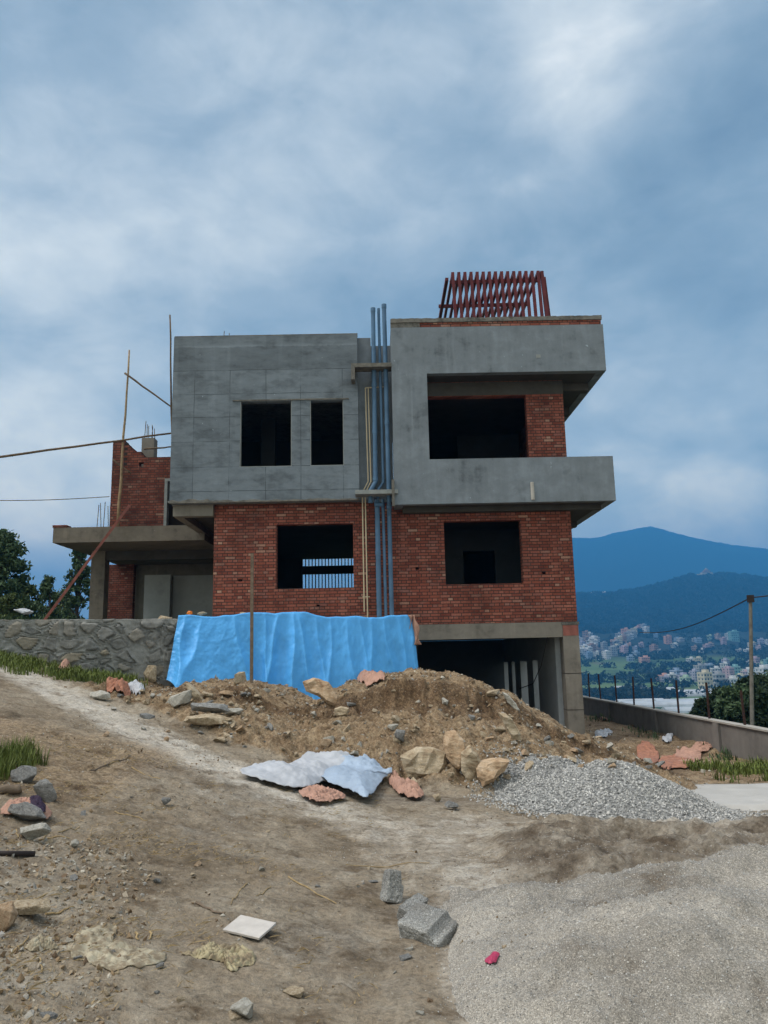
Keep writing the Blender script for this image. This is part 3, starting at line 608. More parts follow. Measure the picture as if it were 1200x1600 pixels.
# upper right rooms
part(MB().box(.62, 4.56, 19.24, 27.8, 5.262, 5.33), 'upper_floor', M['raw'])
part(MB().wall('y', 19.24, 27.8, 5.31, 8.40, 4.56, 4.80), 'side_brick_wall', M['brick'])
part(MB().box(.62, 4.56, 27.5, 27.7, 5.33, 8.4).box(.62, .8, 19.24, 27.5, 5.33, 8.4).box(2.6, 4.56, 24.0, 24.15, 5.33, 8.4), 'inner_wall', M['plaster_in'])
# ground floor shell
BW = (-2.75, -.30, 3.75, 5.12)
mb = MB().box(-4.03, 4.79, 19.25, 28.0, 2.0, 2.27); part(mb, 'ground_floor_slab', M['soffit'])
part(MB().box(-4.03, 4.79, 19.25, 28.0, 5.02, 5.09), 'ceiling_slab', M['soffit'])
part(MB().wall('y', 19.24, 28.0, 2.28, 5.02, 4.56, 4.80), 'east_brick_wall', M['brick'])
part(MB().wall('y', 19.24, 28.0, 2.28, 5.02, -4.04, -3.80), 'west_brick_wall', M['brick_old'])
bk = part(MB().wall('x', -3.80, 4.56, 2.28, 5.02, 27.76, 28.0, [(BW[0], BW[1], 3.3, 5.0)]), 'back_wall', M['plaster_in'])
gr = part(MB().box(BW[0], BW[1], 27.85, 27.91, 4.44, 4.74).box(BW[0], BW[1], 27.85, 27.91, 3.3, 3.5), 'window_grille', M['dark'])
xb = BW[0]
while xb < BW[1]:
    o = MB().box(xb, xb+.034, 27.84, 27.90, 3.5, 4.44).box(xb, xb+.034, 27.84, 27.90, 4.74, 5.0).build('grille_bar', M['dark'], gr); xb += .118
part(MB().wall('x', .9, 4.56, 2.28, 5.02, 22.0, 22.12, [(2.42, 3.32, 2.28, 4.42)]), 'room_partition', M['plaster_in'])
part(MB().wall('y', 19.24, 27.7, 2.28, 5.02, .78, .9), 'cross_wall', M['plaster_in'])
# basement
part(MB().box(.80, 4.42, 18.99, 19.28, 1.90, 2.262), 'front_beam', M['raw'])
mb = MB().box(4.425, 4.81, 18.985, 19.38, -.9, 2.19); part(mb, 'column', M['raw'])
part(MB().box(4.40, 4.83, 18.97, 19.4, 2.191, 2.262), 'column_cap', M['rough']); part(MB().box(4.43, 4.80, 18.979, 18.986, 1.93, 2.18), 'red_wash', M['plank'])
for z in (1.03, .18): part(MB().box(4.42, 4.815, 18.98, 19.385, z, z+.014), 'pour_joint', M['dark'])
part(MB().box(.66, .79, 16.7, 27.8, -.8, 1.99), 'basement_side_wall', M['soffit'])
part(MB().wall('y', 19.6, 28.0, -.8, 1.99, 4.35, 4.62, [(19.9, 20.6, 2.0, 2.1), (21.9, 22.6, -.4, 1.32), (23.5, 24.6, -.4, 1.28), (25.6, 26.2, -.4, 1.25), (27.0, 27.95, -.4, 1.22)]), 'basement_wall', M['porch'])
part(MB().box(.80, 4.34, 27.8, 28.0, -.8, 1.99), 'basement_back_wall', M['plaster_in'])
part(MB().tube([(4.25, 19.9, 1.95), (4.1, 20.2, 1.2), (3.95, 20.6, .75), (3.7, 21.2, .6)], .012, 6), 'hanging_cable', M['dark'])
# left wing: canopy slab, columns, walls below, brick storey above
part(MB().box(-9.10, -4.86, 21.6, 28.2, 4.83, 5.26), 'canopy_slab', M['rawold'])
part(MB().box(-9.12, -8.72, 21.585, 21.9, 5.262, 5.33), 'loose_brick_course', M['brick_old'])
part(MB().box(-8.70, -8.28, 23.5, 23.9, 2.0, 4.83), 'canopy_column', M['rawold'])
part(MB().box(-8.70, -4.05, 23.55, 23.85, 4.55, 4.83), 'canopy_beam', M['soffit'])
part(MB().wall('x', -9.45, -8.5, 2.0, 4.83, 27.0, 27.25), 'wing_brick_wall', M['brick_old'])
part(MB().box(-8.5, -8.0, 27.3, 27.5, 2.0, 4.83), 'wing_wall', M['raw']); part(MB().box(-8.9, -3.9, 27.9, 28.1, 2.0, 4.83), 'wing_back_wall', M['raw'])
part(MB().box(-8.0, -7.12, 26.6, 26.8, 2.0, 4.4).box(-7.12, -4.05, 27.0, 27.2, 2.0, 4.4), 'wing_panel', M['porch'])
part(MB().box(-8.0, -4.05, 27.25, 27.5, 4.4, 4.83), 'wing_beam', M['raw'])
mb = MB(); st = [(-7.60, -7.26, 7.82), (-7.26, -7.20, 7.75), (-7.20, -7.12, 7.68), (-7.12, -7.04, 7.60), (-7.04, -6.96, 7.53), (-6.96, -6.78, 7.47), (-6.78, -6.70, 7.38)]
for a, b_, zt in st: mb.wall('x', a, b_, 7.30, zt, 21.8, 22.04)
mb.wall('x', -7.60, -5.05, 5.26, 7.30, 21.8, 22.04, [(-6.05, -5.3, 5.27, 6.66), (-6.83, -6.70, 7.02, 7.16)])
mb.wall('y', 22.04, 27, 5.26, 7.2, -7.60, -7.36)
wb = part(mb, 'wing_upper_wall', M['brick_old'])
for k in range(5): part(MB().box(-7.27, -7.17, 21.796, 21.9, 7.08+.149*k, 7.145+.149*k), 'toothing_gap', M['dark'])
o = part(MB().box(-6.07, -5.99, 21.78, 22.0, 5.27, 6.66).box(-5.99, -5.3, 21.78, 22.0, 6.58, 6.66).box(-5.99, -5.3, 21.80, 21.98, 5.95, 6.0), 'door_frame', M['frame'])
part(MB().box(-6.6, -5.08, 22.5, 22.6, 5.27, 7.0).box(-6.6, -5.08, 22.05, 22.5, 6.9, 7.0), 'doorway_shade_panel', M['dark'])  # dark panel and lid added so the doorway reads as deep shade
part(MB().box(-6.99, -6.62, 22.5, 22.85, 5.3, 8.08), 'stub_column', M['raw'])
for i, (x, y) in enumerate(((-6.93, 22.56), (-6.80, 22.56), (-6.68, 22.56), (-6.93, 22.8), (-6.80, 22.8), (-6.68, 22.8))):
    part(MB().tube([(x, y, 8.0), (x+random.uniform(-.04, .04), y, 8.45+.3*random.random())], .011, 6), 'rebar', M['rebar'])
for i in range(7):
    x = -8.15+.1*i+random.uniform(-.02, .02)
    part(MB().tube([(x, 22.3+.15*(i % 2), 5.2), (x+random.uniform(-.02, .04), 22.3, 5.95+.25*random.random())], .010, 6), 'rebar', M['rebar'])
for x, h_ in ((-3.85, .18), (-3.72, .12), (.55, .2)): part(MB().tube([(x, 18.8, 9.5), (x+.02, 18.8, 9.63+h_+(.2 if x > 0 else 0))], .009, 6), 'rebar', M['rebar'])
# pipes and their ledges
def pipe(pts, r, mat='pipe', rings=(), n=14, top=True):
    mb = MB(); mb.tube(pts, r, n)
    for z in rings:
        x = np.interp(z, [p[2] for p in pts[::-1]], [p[0] for p in pts[::-1]]); y = np.interp(z, [p[2] for p in pts[::-1]], [p[1] for p in pts[::-1]])
        mb.tube([(x, y, z-.05), (x, y, z+.05)], r*1.16, n)
    part(mb, 'blue_drain_pipe' if mat == 'pipe' else 'cream_water_pipe', M[mat], smooth=False)
pipe([(-.01, 18.55, 10.25), (-.03, 18.55, 5.72), (-.16, 18.55, 5.50), (-.16, 18.55, 5.2)], .055, rings=(10.2, 8.2, 5.8, 7.0))
pipe([(.0, 18.7, 5.30), (.0, 18.75, 2.0)], .062, rings=(5.2, 4.0))
pipe([(.13, 18.6, 10.26), (.16, 18.6, 5.72), (.02, 18.6, 5.52), (.02, 18.6, 5.3)], .036, rings=(8.2, 5.75))
pipe([(.14, 18.72, 5.32), (.16, 18.75, 2.0)], .038, rings=(5.15,))
pipe([(.27, 18.5, 10.32), (.29, 18.5, 5.2), (.29, 18.75, 4.9), (.30, 18.75, 2.0)], .055, rings=(10.27, 8.3, 7.2, 5.1))
part(MB().tube([(-.05, 18.62, 5.17), (.14, 18.62, 5.17)], .05, 12), 'pipe_elbow', M['pipe'])
pipe([(-.24, 18.75, 8.20), (-.21, 18.75, 5.78), (-.36, 18.75, 5.5), (-.36, 18.85, 2.6)], .017, 'cream')
pipe([(-.17, 18.75, 8.20), (-.14, 18.75, 5.78), (-.29, 18.75, 5.48), (-.28, 18.85, 2.45)], .017, 'cream')
part(MB().tube([(-.24, 18.75, 8.2), (.3, 18.75, 8.22)], .016, 8), 'pipe_connector', M['cream'])
part(MB().tube([(-.40, 18.84, 2.95), (-.22, 18.84, 2.95)], .014, 8), 'pipe_connector', M['cream'])
part(MB().box(-.58, .42, 18.28, 18.64, 8.58, 8.68).box(-.58, -.49, 18.28, 18.62, 8.26, 8.58), 'pipe_ledge', M['ledge'])
part(MB().box(-.52, .50, 18.22, 18.62, 5.36, 5.46), 'pipe_ledge', M['frame'])
part(MB().box(.36, .42, 18.2, 18.3, 5.05, 5.7), 'ledge_bracket', M['ledge'])
# roof pergola of red oxide steel: uprights in front, louvres running back
pg = part(MB().beam((2.2, 20.75, 12.02), (4.8, 20.75, 12.04), .06, .10), 'roof_pergola', M['redsteel'])
MB().beam((2.0, 22.3, 12.02), (4.8, 22.3, 12.04), .06, .10).build('pergola_rail', M['redsteel'], pg)
for i in range(15):
    x = 2.27+.1735*i
    for nm, a, b_, wd in (('pergola_upright', (x, 20.5, 12.20), (x+.09, 20.45, 8.56), .085), ('pergola_louvre', (x, 20.5, 12.15), (x+.02, 24.2, 12.15), .075)):
        o = MB().beam(a, b_, wd, .05 if nm[8] == 'u' else .09).build(nm, M['redsteel'], pg)
for a, b_, nm in (((2.10, 20.5, 12.0), (2.10, 23.9, 12.0), 'pergola_louvre'), ((4.80, 20.5, 12.18), (4.98, 20.45, 8.56), 'pergola_upright'), ((4.90, 20.7, 12.1), (5.12, 20.7, 8.56), 'pergola_upright'),
        ((2.05, 23.2, 12.0), (2.05, 23.2, 8.56), 'pergola_post'), ((4.8, 23.2, 12.0), (4.8, 23.2, 8.56), 'pergola_post')):
    MB().beam(a, b_, .09).build(nm, M['redsteel'], pg)
# ------------------------------------------------------------------ bamboo, planks, wires
def pole(p, q, r, mat, label, nm='bamboo_pole', cat='pole', grp=None, r2=None):
    p = Vector(p); q = Vector(q); pts = [p.lerp(q, k/8)+Vector((random.uniform(-1, 1), 0, random.uniform(-1, 1)))*.012*(0 < k < 8) for k in range(9)]
    return tag(MB().tube(pts, r, 8, r2=r2 or r*.7, jit=.1).build(nm, M[mat], smooth=True, loc=p), label, cat, grp)
pole((-5.22, 19.6, 5.4), at(265.5, 492, 19.6), .03, 'bamboo_dark', 'tall upright bamboo pole rising against the left edge of the rendered block', grp='bamboo scaffold poles')
pole((-7.26, 21.5, 5.26), at(202, 547, 21.5), .045, 'bamboo', 'tall bamboo pole standing on the canopy slab in front of the broken brick wall', grp='bamboo scaffold poles', r2=.025)
pole(at(195, 583, 21.4), at(268, 636, 21.4), .03, 'bamboo_dark', 'sloping bamboo pole tied high between the standing pole and the house', grp='bamboo scaffold poles')
pole(at(-40, 719, 21.45), at(268, 677, 21.45), .038, 'bamboo_dark', 'long nearly level bamboo pole reaching out of view past the brick wing', grp='bamboo scaffold poles')
pole(at(225, 702, 22.2), at(268, 698, 22.2), .03, 'bamboo_dark', 'short level bamboo pole between the stub column and the rendered block', grp='bamboo scaffold poles')
pole(at(176, 718, 21.6), at(205, 740, 21.6), .025, 'bamboo_dark', 'short stick tied across the standing pole below the wall top', grp='bamboo scaffold poles')
a, b_ = at(202, 790, 21.3), at(70, 966, 20.4)
tag(MB().beam(b_-Vector((.15, 0, .25)), a, .17, .07).build('leaning_plank', M['plank'], loc=b_), 'long reddish plank leaning up against the canopy slab', 'plank')
w = MB(); p, q = at(-60, 781, 22), at(171, 776, 22.3); w.tube([p.lerp(q, k/10)-Vector((0, 0, .06*math.sin(math.pi*k/10))) for k in range(11)], .012, 5)
tag(w.build('wire', M['dark']), 'thin wire running in from the left to the brick wing', 'wire')
pb, pt_ = at(393, 1075, 13.75), at(394, 865, 13.75); pb.z = topz(pb.x, pb.y)-.25
tag(MB().beam(pb, pt_, .052, .045, up=(0, 1, 0)).build('wooden_post', M['wood'], loc=pb), 'thin grey wooden post standing in front of the blue tarpaulin', 'post')
# ------------------------------------------------------------------ stone retaining wall
L0, L1, NS = -13.0, .75, 560
xs = np.linspace(L0, L1, NS); ys = wall_y(xs); zt = 2.31; NZ = 90
zs = np.linspace(0, 1, NZ); XX, VV = np.meshgrid(xs, zs); base_z = np.minimum(base_h(xs, ys-.1), 2.1)-.45
ZW = base_z[None]+(zt-base_z[None])*VV
arc = np.concatenate([[0], np.cumsum(np.hypot(np.diff(xs), np.diff(ys)))]); AA = np.tile(arc, (NZ, 1))
ce = .31; jx = AA/ce+.35*perlin(AA*3, ZW*3); jz = ZW/(ce*.8)+.35*perlin(AA*3+9, ZW*3)
ci = np.floor(jx).astype(int); cj = np.floor(jz).astype(int); d1 = np.full(jx.shape, 9.); d2 = d1.copy(); idv = np.zeros(jx.shape)
for a in range(-2, 3):
    for b_ in range(-2, 3):
        ii = ci+a; jj = cj+b_; hh = _P[(_P[ii & 511]+jj) & 511]; fx = ii+.5+.42*np.sin(hh*1.7); fy = jj+.5+.42*np.cos(hh*2.9)
        dd = np.hypot(jx-fx, jz-fy); r = (hh % 97)/97.
        idv = np.where(dd < d1, r, idv); d2 = np.where(dd < d1, d1, np.minimum(d2, dd)); d1 = np.minimum(d1, dd)
e = d2-d1; stone = ss(.24, .32, e)*(idv > .10); ridge_ = np.exp(-((e-.16)/.05)**2)*.0
depth = .050*stone*(.3+1.0*idv)+.050*np.exp(-((e-.13)/.07)**2)*(idv > .10)*(.4+.6*ss(-.3,.3,perlin(AA*4,ZW*4)))-.060*np.exp(-((e-.245)/.035)**2)*(.3+.7*ss(-.2,.2,perlin(AA*3+4,ZW*3)))*(idv > .10)+.018*fbm(AA*4, ZW*4, 4)+.012*fbm(AA*16, ZW*16, 2)
topf = ss(.0, .10, zt-ZW); depth = depth*(.25+.75*topf)
YW = np.tile(ys, (NZ, 1))-depth
V = np.stack([XX, YW, ZW], -1).reshape(-1, 3); Fq = grid_faces(NZ, NS); nv = len(V)
# top and back
tb = np.stack([xs, ys+.35, np.full(NS, zt)+.01*fbm(xs*5, xs*0, 3)], -1); V[-NS:, 2] += .02*fbm(xs*4, xs*0+2, 3)
bk_ = np.stack([xs, ys+.35, base_z], -1)
V = np.concatenate([V, tb, bk_]); i = np.arange(NS-1)
Fq = np.concatenate([Fq, np.stack([nv-NS+i, nv-NS+i+1, nv+i+1, nv+i], -1), np.stack([nv+i, nv+i+1, nv+NS+i+1, nv+NS+i], -1)])
colr = np.zeros((len(V), 4), np.float32); colr[:nv, 0] = stone.ravel(); colr[:nv, 1] = np.mod(idv.ravel()*7.3, 1); colr[:, 3] = 1
tag(npmesh('stone_retaining_wall', V, Fq, M['masonry'], cols={'stone': colr}), 'grey mortared rubble stone retaining wall left of the blue tarpaulin', 'wall')
# ------------------------------------------------------------------ blue tarpaulin over the wall
NU, NVt = 330, 120
u = np.linspace(0, 1, NU); v = np.linspace(-.12, 1, NVt); U, Vv = np.meshgrid(u, v)
x_top = -3.72+4.42*U; y_top = wall_y(x_top)
xb_ = -3.80+4.67*U+.10*np.sin(U*9)*(U > .1); yb_ = wall_y(xb_)-.20-.42*(.5+.5*np.sin(U*11+.6))*ss(.0, .15, U)-.1
vv = np.clip(Vv, 0, 1)
zb0 = base_h(xb_, yb_)-.1+.30*np.exp(-((U)/.10)**2); zb0 = np.where(U > .30, zb0-.25, zb0)
zb0 = zb0-.0
fold = np.zeros_like(U)
for fu, fs_, fa, fw in ((.02, .03, .10, .02), (.10, -.04, .07, .022), (.21, .10, .08, .02), (.335, .05, .09, .016), (.40, -.07, .13, .022), (.46, .03, .20, .035), (.475, .13, .12, .02), (.56, .07, .08, .018), (.62, .0, .07, .014), (.69, .05, .08, .02), (.755, .02, .06, .012), (.80, -.03, .08, .02), (.86, .05, .07, .015), (.93, .03, .09, .02), (.985, .02, .08, .02)):
    cu = fu+fs_*vv+.006*np.sin(vv*9+fu*40); wd_ = fw*(.5+1.0*vv)
    fold = fold+fa*vv**.6*np.exp(-np.abs((U-cu)/wd_)**1.25)
diag = .034*ridge(U*11+vv*2.2, vv*2.0-U*6, 4, .62, 21)*ss(0, .2, vv)+.02*np.abs(perlin(U*26, vv*3.5+U*6))*ss(0, .1, vv)
xx_ = x_top+(xb_-x_top)*vv; yy_ = y_top-.04+(yb_-y_top)*vv**1.15
sag = .03*np.abs(np.sin(U*14.0+1))+.05*perlin(U*7, 3.3+0*U)+.03*perlin(U*19, 1.3+0*U)+.01+.08*np.exp(-((U-.40)/.22)**2)
zz_ = (zt+sag)+(zb0-zt-sag)*vv
yy_ = yy_-.03-fold*1.9-diag*.38-.010*fbm(U*34, vv*12, 3, .6, 22)
bkf = np.clip(-Vv, 0, 1); yy_ = yy_+bkf*3.2; zz_ = np.where(Vv < 0, zz_+.012-.1*bkf, zz_)
tp = npmesh('blue_tarpaulin', np.stack([xx_, yy_, zz_], -1).reshape(-1, 3), grid_faces(NVt, NU), M['tarp'])
tag(tp, 'bright blue tarpaulin hanging in folds over the stone wall', 'tarpaulin'); tp.modifiers.new('thick', 'SOLIDIFY').thickness = .004
# ------------------------------------------------------------------ boundary wall on the right
def bx(y): return 7.45-(y-15.5)*.04
bnd = empty('boundary_wall', (7.45, 15.5, -.9), label='low grey concrete boundary wall receding along the right side with rusty posts on top', cat='wall')
def bpart(mb, nm, mat, **k):
    o = mb.build(nm, mat, **k); o.parent = bnd; o.matrix_parent_inverse = Matrix.Translation(-Vector(bnd.location)); return o
ys_ = [11.6, 14.2, 17.4, 20.9, 24.6, 28.4, 32.4, 36.6]
for k in range(len(ys_)-1):
    a, b_ = ys_[k], ys_[k+1]
    bpart(MB().beam((bx(a), a, -.75), (bx(b_), b_, -.75), .16, 1.44), 'wall_panel', M['parapet'])
    bpart(MB().beam((bx(a)-.02, a, -.005), (bx(b_)-.02, b_, -.005), .22, .035), 'coping', M['cope'])
for yv in ys_: bpart(MB().box(bx(yv)-.135, bx(yv)+.10, yv-.13, yv+.13, -1.4, -.03), 'pillar', M['parapet'])
for i, (px, hgt_) in enumerate(((911, 1040), (928, 1050), (952, 1060), (978, 1062), (1008, 1063), (1045, 1072), (1091, 1076), (1144, 1092))):
    # find depth so that the post stands on the coping at that bearing
    T0 = (px-593)/F; yv = 7.45+15.5*.04; yv = yv/(T0+.04); p = Vector((bx(yv), yv, -.05))
    hh = (.85 if px < 1100 else .75)
    bpart(MB().beam(p, p+Vector((random.uniform(-.03, .03), 0, hh)), .038, .038), 'fence_post', M['rust'])
# utility pole with wires
p = at(1167, 1132, 17.2); p.z = -1.3; q = at(1172.5, 934, 17.2)
up = empty('utility_pole', p, label='slim grey utility pole carrying a sagging wire beyond the boundary wall', cat='pole')
def upart(mb, nm, mat):
    o = mb.build(nm, mat, smooth=False); o.parent = up; o.matrix_parent_inverse = Matrix.Translation(-Vector(up.location))
upart(MB().tube([p, q], .047, 10, r2=.036), 'pole', M['ledge']); upart(MB().box(q.x-.06, q.x+.06, q.y-.05, q.y+.05, q.z-.1, q.z+.06), 'insulator', M['dark'])
e1 = at(1000, 988, 30); e2 = at(1290, 915, 17)
for a, b_, s_ in ((q, e1, .45), (q, e2, .05)): upart(MB().tube([Vector(a).lerp(b_, k/14)-Vector((0, 0, s_*math.sin(math.pi*k/14)*.6)) for k in range(15)], .014, 5), 'wire', M['dark'])
# ------------------------------------------------------------------ paving slab on the right
px0 = np.linspace(3.2, 12, 60); py0 = np.linspace(9.5, 12.0, 18); A, B = np.meshgrid(px0, py0)
B = B+np.where((B > 9.6) & (B < 11.9), 0, .12*fbm(A*1.3, B, 3)); zz = base_h(A, B)+.05+.012*fbm(A*2, B*2, 3)
edge = (np.arange(18)[:, None] == 0) | (np.arange(18)[:, None] == 17) | (np.arange(60)[None] == 0); zz = np.where(edge, zz-.22, zz)
tag(npmesh('pavement', np.stack([A, B, zz], -1).reshape(-1, 3), grid_faces(18, 60), M['pave']), kind='structure')
# ------------------------------------------------------------------ sand heap
sx = np.linspace(-.6, 7.5, 560); sy = np.linspace(2.4, 6.6, 330); A, B = np.meshgrid(sx, sy); sh = sand_h(A, B); G = H(A, B)
sh2 = sh
keep = (sh2[:-1, :-1] > -.05)
tag(npmesh('sand_heap', np.stack([A, B, G+sh2], -1).reshape(-1, 3), grid_faces(*A.shape, keep=keep), M['sand']), 'spread heap of coarse grey sand filling the front right corner', 'sand heap', kind='stuff')
# ------------------------------------------------------------------ rocks
def rock_mesh(seed, n=16, flat=(1, 1, 1), sub=2, rough=.05, boxy=0.):
    r = random.Random(seed); b = bmesh.new()
    for i in range(n):
        v = Vector((r.gauss(0, 1), r.gauss(0, 1), r.gauss(0, 1))).normalized()
        if boxy: v = Vector([math.copysign(abs(c_)**(1-boxy), c_) for c_ in v])
        b.verts.new((v.x*flat[0]*r.uniform(.8, 1), v.y*flat[1]*r.uniform(.8, 1), v.z*flat[2]*r.uniform(.8, 1)))
    res = bmesh.ops.convex_hull(b, input=b.verts[:]); bmesh.ops.delete(b, geom=[g for g in res['geom_interior'] if isinstance(g, bmesh.types.BMVert)], context='VERTS')
    bmesh.ops.bevel(b, geom=b.edges[:], offset=.05*min(flat), segments=1, affect='EDGES')
    bmesh.ops.triangulate(b, faces=b.faces[:])
    for k in range(sub): bmesh.ops.subdivide_edges(b, edges=b.edges[:], cuts=1, use_grid_fill=True)
    b.normal_update()
    for v in b.verts:
        c_ = v.co; k = float(fbm(c_.x*2.3+seed, c_.y*2.3+c_.z*1.7, 3))*rough+float(fbm(c_.x*8+seed, c_.z*8-c_.y*5, 2))*rough*.4
        v.co = c_+v.normal*k
    me = bpy.data.meshes.new('rock'); b.to_mesh(me); b.free()
    me.polygons.foreach_set('use_smooth', [False]*len(me.polygons)); return me
def rock(px, py, size, flat, mat, label, rot=(0, 0, 0), seed=0, sink=.35, name='rock', cat='rock', group=None, lift=0, boxy=.3, pos=None):
    me = rock_mesh(seed or hash((px, py)) % 999, 15, flat, 2, .06, boxy); me.materials.append(M[mat])
    o = bpy.data.objects.new(name, me); COL.objects.link(o); g = pos or gp(px, py)
    o.location = (g.x, g.y+size*.25, topz(g.x, g.y+size*.25)+size*flat[2]*(1-sink)+lift); o.scale = (size,)*3; o.rotation_euler = tuple(math.radians(a) for a in rot)
    return tag(o, label, cat, group)
def slab_rock(pix, thick, mat, label, dy=0, seed=1, tilt=0., cen=None, name='rock', cat='rock', back=.72):
    """angular boulder: irregular outline at its own depth, real thickness, chamfered front face, broken surface"""
    cx = sum(p[0] for p in pix)/len(pix); cyb = max(p[1] for p in pix); g = gp(cx, cyb-3); Yd = g.y+dy
    pts = [at(a, b_, Yd) for a, b_ in pix]; c_ = sum(pts, Vector())/len(pts); n = len(pts); b = bmesh.new(); r = random.Random(seed); rings = []
    for ri_, (sc, yy, sh) in enumerate(((.80, -.10, (.02, .03)), (1.0, .06, (0, 0)), (.98, .55, (.0, -.0)), (back, 1.0, (.06, -.04)))):
        jr = [r.uniform(.62, 1.1) if ri_ in (0, 3) else 1. for p in pts]
        rings.append([b.verts.new((c_.x+(p.x-c_.x)*sc*jj+sh[0]*thick, Yd+yy*thick+r.uniform(-.09, .09)*thick*(ri_ == 0)+tilt*(p.z-c_.z), c_.z+(p.z-c_.z)*sc*jj+sh[1]*thick)) for p, jj in zip(pts, jr)])
    for A_, B_ in zip(rings, rings[1:]):
        for k in range(n): b.faces.new((A_[k], A_[(k+1) % n], B_[(k+1) % n], B_[k]))
    b.faces.new(rings[0][::-1]); b.faces.new(rings[-1])
    bmesh.ops.recalc_face_normals(b, faces=b.faces[:]); bmesh.ops.triangulate(b, faces=b.faces[:])
    for k in range(3): bmesh.ops.subdivide_edges(b, edges=[e for e in b.edges if e.calc_length() > thick*.12], cuts=1, use_grid_fill=True); bmesh.ops.triangulate(b, faces=b.faces[:])
    b.normal_update()
    for v in b.verts:
        q = v.co*(1/thick); k = float(ridge(q.x*1.3+seed, q.z*1.3+q.y*.8, 3, .5))*.022*thick+float(fbm(q.x*5, q.z*5-q.y*3, 2))*.02*thick; st_ = q.z*2.2+q.x*.5+.35*float(perlin(q.x*1.1+seed, q.z*.9)); v.co = v.co+v.normal*(k+.03*thick*(math.floor(st_)-st_+min(1, max(0, (st_-math.floor(st_)-.8)*5))+.5))
    for v in b.verts: v.co -= c_
    me = bpy.data.meshes.new(name); b.to_mesh(me); b.free(); me.materials.append(M[mat])
    o = bpy.data.objects.new(name, me); COL.objects.link(o); o.location = c_; return tag(o, label, cat)
slab_rock([(627, 1184), (634, 1179), (652, 1170), (678, 1171), (695, 1178), (698, 1196), (688, 1212), (660, 1216), (638, 1214), (632, 1200)], .30, 'rock_tan', 'broad flat faced tan boulder beside the white plastic sheets', seed=21, tilt=.12)
slab_rock([(694, 1165), (698, 1146), (712, 1143), (724, 1156), (727, 1172), (722, 1198), (716, 1202), (700, 1186)], .26, 'rock_orange', 'tall ochre boulder leaning right of the broad flat tan one', dy=-.02, seed=34, tilt=.2)
slab_rock([(722, 1178), (735, 1166), (746, 1178), (752, 1192), (742, 1218), (734, 1226), (722, 1205)], .28, 'rock_tan', 'darker sided boulder wedged between the two ochre ones', dy=.03, seed=47)
slab_rock([(744, 1202), (752, 1192), (775, 1187), (797, 1190), (788, 1204), (770, 1220), (754, 1229), (748, 1214)], .30, 'rock_orange', 'rounded ochre boulder at the foot of the mound by the crushed stone', dy=-.05, seed=58, tilt=.15)
slab_rock([(780, 1114), (790, 1115), (800, 1124), (814, 1148), (815, 1158), (802, 1154), (790, 1134)], .20, 'rock_tan', 'long tan slab leaning on the right slope of the mound', seed=63)
slab_rock([(785, 1081), (792, 1084), (806, 1099), (813, 1112), (806, 1111), (794, 1098)], .12, 'rock_pale', 'thin pale slab standing at the crest before the basement opening', seed=71)
slab_rock([(473, 1066), (490, 1060), (512, 1067), (526, 1088), (528, 1104), (516, 1102), (496, 1086), (478, 1080)], .34, 'rock_orange', 'big layered ochre boulder perched in front of the tarpaulin', dy=.1, seed=84, tilt=.1)
slab_rock([(522, 1108), (533, 1104), (545, 1107), (542, 1118), (526, 1119)], .16, 'rock_tan', 'small squarish stone under the perched ochre boulder', seed=95)
slab_rock([(290, 1068), (297, 1070), (312, 1086), (316, 1094), (308, 1096), (296, 1088)], .18, 'rock_tan', 'upright pointed tan stone below the left end of the tarpaulin', seed=103)
rock(283, 1107, .24, (1.1, .5, .45), 'rock_pale', 'pale tan stone lying left of the upright pointed one', (0, -22, 10), 112, .2)
rock(325, 1118, .30, (1.2, .6, .26), 'rock_grey', 'long flat blue grey stone on the rubble left of the post', (0, 3, 0), 121, .1)
rock(322, 1137, .30, (1.2, .6, .32), 'rock_tan', 'long flat tan stone under the blue grey one', (0, 2, 0), 131, .15)
rock(359, 1120, .19, (1.1, .6, .36), 'rock_pale', 'flat pale stone right of the blue grey one', (0, -4, 0), 141, .15)
rock(373, 1068, .16, (.9, .6, .7), 'rock_tan', 'chunky brown stone beside the foot of the wooden post', (0, -15, 0), 151, .1)
rock(253, 1066, .24, (.7, .4, .8), 'rock_tan', 'tan stone leaning against the stone wall left of the tarpaulin', (0, 20, 0), 161, .2)
rock(236, 1066, .20, (.8, .4, .9), 'rock_tan', 'brown stone at the foot of the stone wall', (0, -12, 0), 171, .2)
rock(155, 1093, .16, (1.2, .6, .5), 'rock_pale', 'flat pale stone on the bank near the red sack scrap', (0, 5, 0), 181, .2)
rock(508, 1170, .10, (1, .7, .6), 'rock_orange', 'small reddish stone in the middle of the mound face', (0, 5, 0), 187, .3)
rock(627, 1165, .12, (.9, .7, .7), 'rock_grey', 'small pale grey stone high on the mound above the broad tan boulder', (0, 25, 0), 191, .2)
rock(36, 1222, .115, (1.15, .8, .8), 'rock_grey', 'rounded grey cobble beside the cut pipe at the left edge', (0, 0, 20), 201, .3, boxy=0)
rock(72, 1255, .115, (1.1, .7, .85), 'rock_grey', 'blue grey cobble behind the pink sack', (0, 10, 0), 211, .3)
rock(37, 1286, .125, (1.4, .7, .6), 'rock_grey', 'smooth grey stone in front of the pink sack', (0, 15, -10), 221, .2, boxy=0)
rock(49, 1313, .10, (1.25, .8, .65), 'rock_pale', 'oval pale river stone above the black pipe', (0, -8, 10), 231, .2, boxy=0)
rock(116, 1328, .036, (1, .8, .8), 'rock_pale', 'egg sized pale stone right of the oval river stone', (0, 0, 0), 236, .1, boxy=0)
rock(42, 1434, .105, (1.2, .7, .5), 'rock_tan', 'reddish angular stone on the gravel at the left edge', (0, 5, 0), 241, .3)
